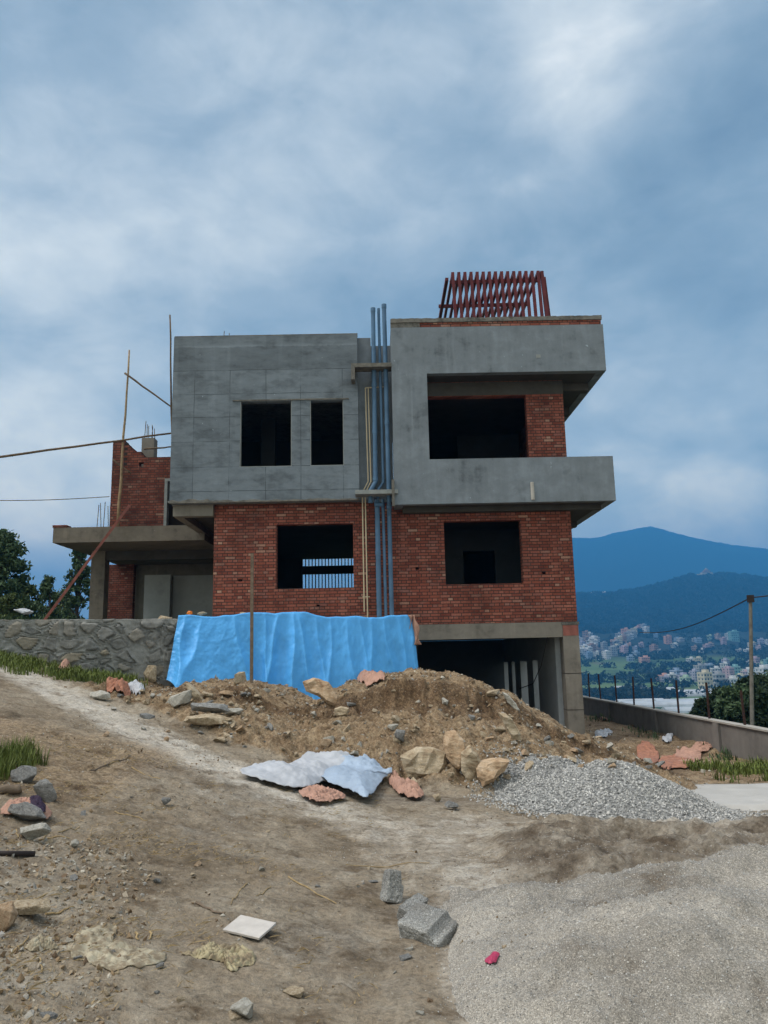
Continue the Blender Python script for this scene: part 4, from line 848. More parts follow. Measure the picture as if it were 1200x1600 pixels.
rock(3, 1455, .08, (.8, .8, .9), 'rock_orange', 'orange stone cut off by the left edge', (0, 5, 0), 244, .3)
rock(458, 1556, .062, (1.35, .65, .48), 'rock_tan', 'long oval stone half sunk in the mud near the front', (0, 8, -28), 251, .35, boxy=0)
rock(385, 1594, .075, (1.1, .9, .5), 'rock_pale', 'pale grey stone at the very front edge', (0, 0, 10), 261, .3, boxy=0)
rock(706, 1266, .075, (1.1, .7, .6), 'rock_grey', 'pale blue grey stone on the wet ground right of the pink scrap', (0, 20, 0), 271, .2)
rock(684, 1253, .07, (1, .8, .7), 'rock_tan', 'tan pebble beside the pale blue grey stone', (0, 0, 0), 281, .2, boxy=0)
rock(258, 1260, .05, (1.1, .8, .8), 'rock_grey', 'lone blue grey pebble on the track', (0, 0, 0), 286, .2, boxy=0)
rock(342, 1160, .11, (1.3, .7, .35), 'rock_tan', 'flat tan stone at the lower edge of the left rubble', (0, 4, 0), 289, .2)
# broken concrete
def block(px, py, dim, rot, label, seed, step=0., sink=.2):
    b = bmesh.new(); bmesh.ops.create_cube(b, size=1)
    for v in b.verts: v.co = Vector((v.co.x*dim[0], v.co.y*dim[1], v.co.z*dim[2]))
    bmesh.ops.subdivide_edges(b, edges=b.edges[:], cuts=14, use_grid_fill=True); b.normal_update(); L = max(dim)
    for v in b.verts:
        q = v.co/L; e_ = sum(abs(c_)/(d_/2) > .93 for c_, d_ in zip(v.co, dim))
        k = .012*float(fbm(q.x*5+seed, q.y*5+q.z*4, 3))+.014*float(fbm(q.x*16, q.z*16-q.y*13+seed, 2))
        v.co = v.co*(1-(.05 if e_ >= 2 else 0)-(.05 if e_ == 3 else 0))+v.normal*k*L*2.2
        if step and v.co.x > dim[0]*.26 and v.co.z > 0: v.co.z -= step*dim[2]*min(1, (v.co.x-dim[0]*.26)/(dim[0]*.06))
    me = bpy.data.meshes.new('concrete_lump'); b.to_mesh(me); b.free(); me.materials.append(M['blockc'])
    o = bpy.data.objects.new('concrete_lump', me); COL.objects.link(o); g = gp(px, py); o.location = (g.x, g.y+dim[1]*.3, topz(g.x, g.y+dim[1]*.3)+dim[2]*(.5-sink)); o.rotation_euler = tuple(math.radians(a) for a in rot)
    return tag(o, label, 'concrete lump')
block(671, 1474, (.27, .22, .125), (16, 6, -36), 'squarish lump of set concrete in front of the sand heap', 3, step=.35, sink=.05)
block(614, 1410, (.115, .10, .19), (-14, 16, 20), 'upright broken lump of concrete farthest from the camera', 7, step=.4, sink=.1)
block(645, 1432, (.20, .08, .09), (20, -10, 48), 'narrow broken piece of concrete between the two larger lumps', 9, sink=.1)
LMK = [((664, 1195), 'the broad flat tan boulder'), ((770, 1208), 'the rounded ochre boulder'), ((500, 1082), 'the perched ochre boulder'), ((798, 1135), 'the long leaning tan slab'), ((325, 1118), 'the long blue grey stone'), ((393, 1075), 'the wooden post'), ((560, 1215), 'the pale blue sheet'), ((420, 1218), 'the white plastic sheet'),
    ((303, 1085), 'the upright pointed stone'), ((890, 1140), 'the concrete column'), ((950, 1190), 'the crushed stone pile'), ((578, 1060), 'the dusky pink scrap'), ((155, 1093), 'the flat pale bank stone'), ((185, 1085), 'the orange red scrap'), ((258, 1260), 'the lone blue grey pebble'), ((340, 1160), 'the flat lower tan stone'),
    ((49, 1313), 'the oval river stone'), ((42, 1434), 'the reddish angular stone'), ((180, 1485), 'the flattened sack'), ((390, 1460), 'the white tile'), ((340, 1498), 'the torn yellowish plastic'), ((458, 1556), 'the half sunk oval stone'), ((490, 1395), 'the long bent straw'), ((672, 1455), 'the squarish concrete lump'), ((70, 1484), 'the small crumpled bag'), ((385, 1590), 'the front edge stone'), ((720, 1100), 'the bare crest of the mound'), ((30, 1340), 'the black pipe')]
def where(px, py, lm=LMK, rank=0):
    (lx, ly), nm_ = sorted(lm, key=lambda q: (q[0][0]-px)**2+(1.6*(q[0][1]-py))**2)[rank]; dx_, dy_ = px-lx, 1.6*(py-ly); di = math.hypot(dx_, dy_)
    a_ = int(round(math.degrees(math.atan2(dy_, dx_))/45)) % 8
    w_ = ('right of', 'below and right of', 'below', 'below and left of', 'left of', 'above and left of', 'above', 'above and right of')[a_]
    return ('close ' if di < 32 else '' if di < 60 else 'well ')+w_+' '+nm_
SZ_ = lambda s_, y: 'tiny' if s_/y < .0025 else 'small' if s_/y < .0050 else 'fist sized'
USED = set()
def uniq(head, px, py, lm):
    for k in range(5):
        s_ = head+' '+where(px, py, lm, k)
        if s_ not in USED: break
    USED.add(s_); return s_
# counted loose stones
tm_ = []
for k in range(8):
    me = rock_mesh(400+k, 12, (1, random.uniform(.6, .9), random.uniform(.4, .75)), 1, .05, .25); tm_.append(me)
loose = []; tries = 0
PX = [(330, 880, 1080, 1240, 105), (160, 420, 1075, 1160, 45), (880, 1040, 1150, 1200, 26), (0, 260, 1220, 1600, 40), (260, 700, 1280, 1600, 14)]
kinds = {'rock_tan': 'small tan broken stone lying loose', 'rock_pale': 'small pale chip of stone lying loose', 'rock_grey': 'small grey stone lying loose', 'rock_orange': 'small ochre broken stone lying loose'}
cache = {}
for (a, b_, c_, e_, n_) in PX:
    k = 0
    while k < n_:
        px, py = random.uniform(a, b_), random.uniform(c_, e_); g = gp(px, py)
        if g.y > 17 or (sand_h(g.x, g.y) > -.01 and g.y < 7) : continue
        if a == 330 and heap_mask(g.x, g.y) < .2: k += .05; continue
        k += 1
        mt = random.choices(list(kinds), (5, 2, 2, 2) if g.y > 9 else (2, 3, 5, 1))[0]; ti = random.randrange(8)
        if (mt, ti) not in cache: me = tm_[ti].copy(); me.materials.append(M[mt]); cache[mt, ti] = me
        o = bpy.data.objects.new('loose_stone', cache[mt, ti]); COL.objects.link(o); s_ = random.uniform(.025, .10)*(1.0 if g.y > 9 else .38)*random.uniform(.6, 1.2)
        o.location = (g.x, g.y, g.z+s_*.25); o.scale = (s_*random.uniform(.9, 1.4), s_, s_); o.rotation_euler = [random.uniform(-.5, .5), random.uniform(-.5, .5), random.uniform(0, 6.28)]
        tag(o, uniq(SZ_(s_, g.y)+' '+{'rock_tan': 'tan broken', 'rock_pale': 'pale', 'rock_grey': 'grey', 'rock_orange': 'ochre'}[mt]+' stone', px, py, LMK), 'stone', 'loose stones on the earth mound' if g.y > 9 else 'loose stones on the muddy track')
# countless chips: one object of many little stones each
def chipfield(name, P, size, mat, label, cat, flat=.6, sq=None):
    n = len(P); tv = []; tf = None
    bs = np.array([(1, 0, 0), (-1, 0, 0), (0, 1, 0), (0, -1, 0), (0, 0, 1), (0, 0, -1)], float)
    fc = np.array([(0, 2, 4), (2, 1, 4), (1, 3, 4), (3, 0, 4), (2, 0, 5), (1, 2, 5), (3, 1, 5), (0, 3, 5)])
    V = np.tile(bs, (n, 1, 1))*rng.uniform(.55, 1.1, (n, 6, 1)); V = V+rng.normal(0, .22, V.shape); V[..., 2] *= flat
    q = rng.normal(size=(n, 4)); q /= np.linalg.norm(q, axis=1)[:, None]; q[:, 1:3] *= .9
    q /= np.linalg.norm(q, axis=1)[:, None]; w_, x_, y_, z_ = q.T
    R = np.stack([1-2*(y_*y_+z_*z_), 2*(x_*y_-w_*z_), 2*(x_*z_+w_*y_), 2*(x_*y_+w_*z_), 1-2*(x_*x_+z_*z_), 2*(y_*z_-w_*x_), 2*(x_*z_-w_*y_), 2*(y_*z_+w_*x_), 1-2*(x_*x_+y_*y_)], -1).reshape(n, 3, 3)
    V = np.einsum('nij,nkj->nki', R, V)*size[:, None, None]+P[:, None, :]
    Fc = (fc[None]+6*np.arange(n)[:, None, None]).reshape(-1, 3)
    o = npmesh(name, V.reshape(-1, 3), Fc, mat, smooth=False)
    a = o.data.attributes.new('tone', 'FLOAT', 'POINT'); a.data.foreach_set('value', np.repeat(rng.random(n), 6).astype(np.float32))
    return tag(o, label, cat, kind='stuff')
# crushed stone pile
n_ = 46000; x = rng.uniform(.9, 4.7, n_); y = rng.uniform(7.7, 10.9, n_); h_ = gravel_h(x, y); k = h_ > .02-.28*rng.random(n_)**4
x, y, h_ = x[k], y[k], h_[k]; z = H(x, y)+np.maximum(h_, 0)+.006
gpile = chipfield('crushed_stone_pile', np.stack([x, y, z], -1), rng.uniform(.009, .020, len(x)), M['crushed'], 'pile of grey crushed stone between the mound and the sand heap', 'gravel pile')
gx_, gy_ = np.meshgrid(np.linspace(.9, 4.7, 120), np.linspace(7.7, 10.9, 100)); gh = gravel_h(gx_, gy_)
core = npmesh('pile_core', np.stack([gx_, gy_, H(gx_, gy_)+gh], -1).reshape(-1, 3), grid_faces(*gx_.shape, keep=gh[:-1, :-1] > -.05), M['crushed'], parent=gpile)
a = core.data.attributes.new('tone', 'FLOAT', 'POINT'); a.data.foreach_set('value', np.full(gx_.size, .12, np.float32))
# rubble chips on the mound, the banks and the left foreground
def scatter(n, x0, x1, y0, y1, dens, s0, s1):
    x = rng.uniform(x0, x1, n); y = rng.uniform(y0, y1, n); k = rng.random(n) < dens(x, y); x, y = x[k], y[k]
    s_ = s0+(s1-s0)*rng.random(len(x))**3; return np.stack([x, y, TOP(x, y)+s_*.15], -1), s_
cl_ = lambda x, y, s=0: ss(-.15, .45, fbm(x*1.3, y*1.3, 3, .6, 40+s))
P1, s1 = scatter(30000, -5, 4.8, 9, 16, lambda x, y: heap_mask(x, y)*(.15+.75*cl_(x, y)), .008, .045)
P2, s2 = scatter(16000, -4, 1.2, 3, 11, lambda x, y: cl_(x, y, 1)*(.10+.8*ss(-.5, -2.0, x+.0*y))*.8, .004, .020)
P3, s3 = scatter(4000, 4.6, 8.5, 12, 30, lambda x, y: cl_(x, y, 2), .012, .05)
P4, s4 = scatter(3500, -2.7, -1.1, 3.2, 5.6, lambda x, y: ss(-.95, -1.35, x+.22*(y-3.5))+0*x, .006, .026)
P5, s5 = scatter(26000, -4, 2.2, 3, 11, lambda x, y: ss(-.05, .5, fbm(x*1.1+4, y*1.4, 4, .65, 44))*.75, .003, .013)
P5[:, 2] -= s5*.2
chipfield('earth_clods', P5, s5, M['clod'], 'small crumbs of dry earth lying over the track', 'earth crumbs', flat=.5)
chipfield('rubble_chips', np.concatenate([P1, P2, P3, P4]), np.concatenate([s1, s2, s3, s4]), M['chips'], 'loose chips of stone and brick strewn over the ground', 'rubble')
# coarse grains that catch the light on the sand
x = rng.uniform(-.5, 4.5, 42000); y = rng.uniform(2.9, 6.6, 42000); k = (sand_h(x, y) > -.20*rng.random(42000)**3); x, y = x[k], y[k]
gs = chipfield('sand_grit', np.stack([x, y, TOP(x, y)+.001], -1), rng.uniform(.0018, .0058, len(x)), M['crushed'], 'coarse grit lying on the sand heap', 'grit')
#@@REST2
# ------------------------------------------------------------------ crumpled sheets, sacks, scraps
def sheet(pix, mat, label, name, cat, amp=.04, seed=0, fs=3.0, lift=.01, group=None, hump=0, rings=44, seg=170, jag=.02, drape=True, bury=0.):
    """flat-lying crumpled sheet whose outline is given by ground points"""
    P = np.array([[*gp(a, b_)] for a, b_ in pix]); c_ = P.mean(0); n = len(P)
    tt = np.linspace(0, n, seg, endpoint=False); i0 = tt.astype(int) % n; fr = tt-np.floor(tt)
    f2 = fr[:, None]; p0, p1, p2, p3 = (P[(i0+q) % n, :2] for q in (-1, 0, 1, 2)); out_ = .5*(2*p1+(p2-p0)*f2+(2*p0-5*p1+4*p2-p3)*f2**2+(3*p1-p0-3*p2+p3)*f2**3)
    size = np.abs(out_-c_[:2]).max()
    out_ = out_+(out_-c_[:2])*jag*2*np.stack([perlin(tt*3.1, tt*0+seed)]*2, -1)*2
    r = np.linspace(0, 1, rings)[:, None, None]; XY = c_[:2]+(out_-c_[:2])[None]*r
    x, y = XY[..., 0], XY[..., 1]; k = 1/size
    z = TOP(x, y)+lift+amp*(.55*(1-np.abs(perlin((x+.6*y)*fs*k*1.0+seed, (y-.4*x)*fs*k*.45))*3)+.45*(1-np.abs(perlin((x-.8*y)*fs*k*1.9+seed, (y+.5*x)*fs*k*.8+3))*3)+.12*(1-np.abs(perlin((x+.2*y)*fs*k*4.5, (y-.3*x)*fs*k*1.6+seed))*3)+.3)*(1-.7*r[..., 0]**5)+hump*np.maximum(0, 1-r[..., 0]**2)+amp*.18*fbm(x*fs*k*3, y*fs*k*3, 3, .6, seed)
    z = np.maximum(z-bury, TOP(x, y)+(.004 if not bury else -.01))
    idx = np.arange(rings)[:, None]*seg+np.arange(seg)[None]
    a = idx[:-1]; b_ = idx[1:]; Fc = np.stack([a, b_, np.roll(b_, -1, 1), np.roll(a, -1, 1)], -1)[1:].reshape(-1, 4)
    # centre fan as thin quads
    F0 = np.stack([idx[0], idx[1], np.roll(idx[1], -1), np.roll(idx[0], -1)], -1).reshape(-1, 4)
    V = np.stack([x, y, z], -1).reshape(-1, 3); V[:seg] = V[:seg].mean(0)
    loc = c_.copy(); loc[2] = TOP(np.array([c_[0]]), np.array([c_[1]]))[0]
    b2 = MB(); b2.add([tuple(v-loc) for v in V], [tuple(f) for f in np.concatenate([Fc, F0])])
    o = b2.build(name, M[mat], smooth=True, weld=True); o.location = loc
    o.modifiers.new('thick', 'SOLIDIFY').thickness = .004
    return tag(o, label, cat, group)
sheet([(376, 1217), (402, 1206), (440, 1208), (478, 1188), (545, 1186), (560, 1205), (530, 1225), (500, 1232), (470, 1240), (420, 1231)], 'white_sheet', 'crumpled white plastic sheet lying on the track at the foot of the mound', 'plastic_sheet', 'sheet', .045, 3, 1.6, .05, hump=.10)
sheet([(502, 1222), (520, 1205), (570, 1196), (612, 1217), (598, 1232), (573, 1262), (545, 1250), (515, 1238)], 'pale_blue', 'pale blue fabric sheet lying against the right side of the white plastic', 'fabric_sheet', 'sheet', .04, 5, 1.5, .09, hump=.09)
sheet([(467, 1243), (500, 1236), (540, 1250), (520, 1259), (490, 1258)], 'pink', 'faded pink sack poking out under the white and pale blue sheets', 'plastic_sack', 'sack', .05, 7, 3, .03)
sheet([(608, 1222), (622, 1215), (626, 1235), (656, 1238), (660, 1250), (640, 1252), (618, 1240)], 'pink', 'twisted salmon pink scrap right of the pale blue sheet', 'plastic_sack', 'sack', .07, 9, 3, .02, hump=.04)
sheet([(558, 1062), (575, 1055), (600, 1060), (592, 1068), (568, 1068)], 'pink', 'small dusky pink scrap on the crest of the mound by the tarpaulin', 'plastic_scrap', 'scrap', .08, 11, 3, .03, hump=.05)
sheet([(166, 1080), (175, 1072), (186, 1074), (204, 1085), (185, 1087)], 'red', 'orange red sack scrap on the bank below the stone wall', 'plastic_scrap', 'scrap', .06, 13, 3, .03, hump=.07)
sheet([(190, 1082), (205, 1073), (224, 1076), (222, 1083), (202, 1086)], 'white_sheet', 'white and pink scrap next to the orange red one below the stone wall', 'plastic_scrap', 'scrap', .05, 15, 3, .03, hump=.03)
sheet([(91, 1049), (100, 1042), (109, 1043), (108, 1052), (96, 1054)], 'pink', 'pale pink scrap lying in the grass strip by the stone wall', 'plastic_scrap', 'scrap', .05, 17, 3, .03, hump=.10)
sheet([(2, 1270), (20, 1262), (45, 1266), (72, 1268), (80, 1280), (60, 1284), (30, 1282), (5, 1280)], 'pink', 'torn pink sack heaped among the cobbles at the left edge', 'plastic_sack', 'sack', .03, 19, 3, .02, hump=.05)
sheet([(43, 1270), (55, 1266), (70, 1278), (62, 1288), (46, 1281)], 'purple', 'dark purple cloth lying on the torn pink sack', 'cloth_scrap', 'cloth', .02, 21, 3, .07, hump=.035)
sheet([(105, 1488), (120, 1462), (155, 1447), (182, 1449), (172, 1468), (205, 1480), (258, 1492), (240, 1508), (190, 1517), (150, 1512), (128, 1504)], 'sack', 'flattened dirty cement sack pressed into the mud', 'flattened_sack', 'sack', .012, 23, 3, .008, bury=.009)
sheet([(284, 1493), (310, 1488), (330, 1477), (352, 1480), (392, 1488), (398, 1506), (378, 1512), (362, 1522), (348, 1505), (318, 1500)], 'yellow', 'torn yellowish plastic with straw in front of the white tile', 'torn_plastic', 'scrap', .028, 25, 4, .008, hump=.008, bury=.014)
sheet([(39, 1484), (55, 1473), (70, 1472), (90, 1483), (70, 1487), (50, 1488)], 'sack', 'small crumpled pale bag left of the flattened sack', 'plastic_scrap', 'scrap', .02, 27, 3, .006, hump=.012, bury=.010)
sheet([(759, 1505), (770, 1497), (778, 1494), (780, 1499), (768, 1508), (761, 1509)], 'magenta', 'magenta foil wrapper with white edges on the sand heap', 'foil_wrapper', 'wrapper', .006, 29, 1.5, .006, hump=.008)
for k, (pix, mt, lb) in enumerate((
    ([(995, 1170), (1012, 1160), (1024, 1172), (1030, 1188), (1010, 1190)], 'red', 'crumpled red orange sack directly behind the crushed stone pile'),
    ([(1030, 1190), (1050, 1183), (1082, 1188), (1080, 1200), (1050, 1203), (1035, 1200)], 'red', 'brick red sack half under the large salmon sack'),
    ([(1055, 1183), (1065, 1172), (1092, 1174), (1095, 1188), (1078, 1198), (1058, 1193)], 'pink', 'large salmon sack on the ground before the boundary wall'),
    ([(1082, 1170), (1098, 1163), (1113, 1168), (1108, 1175), (1090, 1177)], 'pink', 'salmon scrap behind the large salmon sack near the boundary wall'),
    ([(937, 1120), (950, 1112), (958, 1115), (955, 1122), (942, 1124)], 'pink', 'far pink sack beside the foot of the boundary wall past the column'),
    ([(930, 1146), (946, 1140), (957, 1146), (950, 1152), (935, 1152)], 'white_sheet', 'whitish lilac bag lying right of the concrete column'),
    ([(1035, 1155), (1045, 1149), (1052, 1152), (1047, 1160), (1038, 1160)], 'white_sheet', 'small white bag halfway along the boundary wall'))):
    sheet(pix, mt, lb, 'plastic_sack', 'sack', .05, 41+k*2, 3.5, .02, hump=.0, seg=120, rings=30)
g = at(640, 975, 16.5)
sc_o = sheet([(612, 1068), (640, 1066), (640, 1062), (615, 1062)], 'pink', 'x', 'plastic_scrap', 'scrap'); bpy.data.objects.remove(sc_o)
mb = MB(); a = []
for i in range(22):
    for j in range(7):
        v = i/21; u_ = j/6; x = .60+.10*v+.16*u_+.03*math.sin(v*9+u_*4); z = 2.38-.62*v; y = wall_y(.66)-.10-.06*math.sin(u_*7+v*6)-.05*v
        a.append((x, float(y), z))
mb.add(a, [(i*7+j, i*7+j+1, i*7+j+8, i*7+j+7) for i in range(21) for j in range(6)])
o = mb.build('cloth_scrap', M['pink'], smooth=True); o.modifiers.new('thick', 'SOLIDIFY').thickness = .006; tag(o, 'dusty pink cloth hanging over the right end of the blue tarpaulin', 'cloth')
# small things on the wall top
def lump(name, px, py, Y, size, flat, mat, label, cat, seed):
    me = rock_mesh(seed, 14, flat, 2, .10, 0); me.materials.append(M[mat]); me.polygons.foreach_set('use_smooth', [True]*len(me.polygons))
    o = bpy.data.objects.new(name, me); COL.objects.link(o); p = at(px, py, Y); o.location = (p.x, Y-.1, 2.36+size*flat[2]*.75); o.scale = (size,)*3; return tag(o, label, cat)
lump('plastic_bag', 297, 964, float(wall_y(-3.5))+.08, .085, (1, .7, .75), 'helmet', 'orange and yellow plastic bag on the wall top at the tarpaulin corner', 'bag', 501)
lump('cement_bag', 318, 964, float(wall_y(-3.3))+.2, .10, (1.2, .7, .55), 'sack', 'pale bundled bag on the wall top right of the orange one', 'bag', 507)
lump('white_sack', 36, 962, float(wall_y(-6.4))+.2, .18, (1.3, .7, .5), 'white_sheet', 'white sack slumped on top of the stone wall far left', 'sack', 511)
lump('weight_stone', 381, 963, float(wall_y(-2.6))+.1, .08, (1.2, .8, .6), 'rock_tan', 'tan stone weighing down the tarpaulin on the wall top', 'stone', 517)
# tile, pipes
g = gp(390, 1460); ti = MB().box(-.115, .115, -.085, .085, 0, .014).build('ceramic_tile', M['tile']); bv = ti.modifiers.new('bev', 'BEVEL'); bv.width = .002
ti.location = (g.x, g.y, g.z+.03); ti.rotation_euler = (math.radians(8), math.radians(4), math.radians(-24)); tag(ti, 'white square tile lying on the mud with a dirty edge', 'tile')
def ground_tube(pa, pb, r, mat, name, label, cat, group=None, n=10, sag=0, r2=None, jit=0.08, lift=1.0):
    a = gp(*pa); b_ = gp(*pb); pts = []
    for k in range(9):
        q = a.lerp(b_, k/8); q.z = topz(q.x, q.y)+r*lift; q.x += .006*random.uniform(-1, 1); pts.append(q)
    if jit == 0: pts = [pts[0], pts[-1]]
    return tag(MB().tube(pts, r, n, r2=r2, jit=jit).build(name, M[mat], smooth=(n > 6), loc=a), label, cat, group)
ground_tube((-30, 1338), (54, 1339), .016, 'dark', 'black_pipe', 'straight black pipe lying on the ground at the left edge', 'pipe', jit=0)
ground_tube((-30, 1236), (32, 1239), .035, 'wood', 'cut_pole', 'thick grey cut pole end resting beside the grass at the left edge', 'pole', jit=.02)
STICKS = [((450, 1372), (527, 1413), .0055, 'longest bent straw stalk in the middle of the track'), ((540, 1352), (672, 1350), .004, 'straight straw stalk behind the broken concrete lumps'), ((308, 1414), (350, 1431), .008, 'short thick brown stick above the white tile'),
    ((387, 1382), (360, 1416), .0045, 'thin curved twig right of the thick brown stick'), ((424, 1388), (400, 1403), .004, 'tiny twig between the curved twig and the long straw'), ((0, 1421), (108, 1393), .005, 'long pale stalk over the gravel near the left edge'),
    ((70, 1434), (116, 1420), .006, 'stalk lying right of the reddish angular stone'), ((68, 1313), (125, 1296), .005, 'stalk running up from the oval river stone'), ((60, 1315), (110, 1312), .005, 'stalk just right of the oval river stone'),
    ((20, 1493), (45, 1465), .005, 'stalk pointing up beside the small crumpled bag'), ((62, 1501), (66, 1523), .005, 'short stalk standing out below the small crumpled bag'), ((140, 1206), (203, 1183), .008, 'upper dry cane in the reeds on the left bank'),
    ((165, 1195), (200, 1192), .007, 'lower dry cane in the reeds on the left bank'), ((205, 1200), (250, 1220), .006, 'dry cane sloping down to the track'), ((25, 1298), (28, 1313), .005, 'short stalk above the oval river stone'), ((60, 1296), (66, 1286), .005, 'short stalk leaning on the smooth grey stone'),
    ((180, 1270), (230, 1284), .005, 'reddish stalk on the path edge'), ((213, 1459), (214, 1470), .006, 'left of two tiny pegs behind the flattened sack'), ((236, 1458), (234, 1470), .006, 'right of two tiny pegs behind the flattened sack')]
for a, b_, r, lb in STICKS: ground_tube(a, b_, r, 'straw' if r != .008 else 'wood', 'dry_stick', lb, 'stick', 'dry stalks and sticks on the ground', n=6, r2=r*.6, jit=.2)
# straw litter (countless)
def straws(n, fn, name, label):
    V = []; Fc = []
    for i in range(n):
        x, y = fn(); a = random.uniform(0, 3.14); l = random.uniform(.02, .09); w = random.uniform(.0008, .002)*(1+y*.12)
        z = topz_fast(x, y)+.004; dx_, dy_ = math.cos(a)*l, math.sin(a)*l; b_ = len(V)
        V += [(x-dy_/l*w, y+dx_/l*w, z), (x+dy_/l*w, y-dx_/l*w, z), (x+dx_, y+dy_, z+random.uniform(0, .015)), (x+dx_*.5, y+dy_*.5, z+.008)]; Fc += [(b_, b_+1, b_+2, b_+3)]
    tag(npmesh(name, np.array(V), np.array(Fc), M['straw'], smooth=False), label, 'straw', kind='stuff')
TGX = np.linspace(-5, 5, 401); TGY = np.linspace(2.5, 12, 381); _A, _B = np.meshgrid(TGX, TGY); _TZ = TOP(_A, _B)
def topz_fast(x, y): return float(_TZ[min(380, max(0, int(round((y-2.5)/.025)))), min(400, max(0, int(round((x+5)/.025))))])
def rs():
    while True:
        x, y = random.uniform(-3.6, .3), random.uniform(3, 9)
        if fbm(x*1.1, y*1.1, 3, .6, 50) > .12 and random.random() < .2+.8*ss(0, -1.8, x): return x, y
straws(2600, rs, 'straw_litter', 'short bits of dry straw trodden into the mud on the left')
# ------------------------------------------------------------------ grass
def grass(name, label, pts, hmin, hmax, wd, mat, cat='grass'):
    n = len(pts); x, y, z = pts.T; a = rng.uniform(0, 2*np.pi, n); h = rng.uniform(hmin, hmax, n); le = rng.uniform(.1, .7, n)*h; w = wd*rng.uniform(.6, 1.3, n)
    ca, sa = np.cos(a), np.sin(a); P = lambda f, k, zz: np.stack([x+ca*le*f-sa*w*k, y+sa*le*f+ca*w*k, z+h*zz], -1)
    V = np.stack([P(0, 1, -.05), P(0, -1, -.05), P(.35, -.8, .55), P(.35, .8, .55), P(1, .1, .95), P(1, -.1, .95)], 1).reshape(-1, 3)
    b_ = 6*np.arange(n)[:, None]; Fc = np.concatenate([b_+[0, 1, 2, 3], b_+[3, 2, 5, 4]])
    return tag(npmesh(name, V, Fc, M[mat], smooth=False), label, cat, kind='stuff')
def gpts(n, x0, x1, y0, y1, dens, zf=H):
    x = rng.uniform(x0, x1, n); y = rng.uniform(y0, y1, n); k = rng.random(n) < dens(x, y); x, y = x[k], y[k]; return np.stack([x, y, zf(x, y)], -1)
grass('grass_strip', 'strip of fresh green grass growing along the foot of the stone wall', gpts(36000, -8.5, -4.0, 10.6, 14.6, lambda x, y: (y < wall_y(x)-.12)*ss(1.75, 1.1, wall_y(x)-y-.45*fbm(x*1.7, y*1.7, 3))*ss(-4.0, -4.9, x)*.9*ss(-.35, .25, fbm(x*1.9, y*1.9, 3)+.15)), .05, .17, .010, 'grass')
tc = gp(4, 1205); tc.x -= .1
grass('grass_tuft', 'bright green grass tuft at the left edge', gpts(16000, tc.x-1, tc.x+.6, tc.y-.8, tc.y+1.2, lambda x, y: ((((x-tc.x)/.34)**2+((y-tc.y-.1)/.75)**2) < .7+.6*fbm(x*4, y*4, 2))*.8), .05, .20, .0045, 'grass')
grass('grass_patch', 'green weeds between the paving and the boundary wall', gpts(8000, 5.2, 8.2, 12.05, 14.2, lambda x, y: ss(-.2, .3, fbm(x*1.3, y*2, 3, .6, 61)+.25*ss(6, 7, x)-.05)), .05, .20, .010, 'grass')
grass('weeds', 'low weeds along the foot of the boundary wall', gpts(7000, 4.9, 7.5, 13, 30, lambda x, y: ss(.15, .5, fbm(x*.9, y*.5, 3, .6, 62))*ss(6.0, 7.0, x)), .06, .22, .014, 'leaf')
grass('terrace_bush_cover', 'low tangled green scrub behind the stone wall on the far left', gpts(26000, -20, -9.5, 20, 34, lambda x, y: ss(-.5, .3, fbm(x*.35, y*.3, 3, .5, 7))), .3, .85, .05, 'leaf', 'scrub')
grass('terrace_weeds', 'weeds and grass beyond the terrace on the left', gpts(30000, -22, -8.6, 17, 40, lambda x, y: ss(-.3, .2, fbm(x*.3, y*.3, 3))), .15, .7, .03, 'leaf')
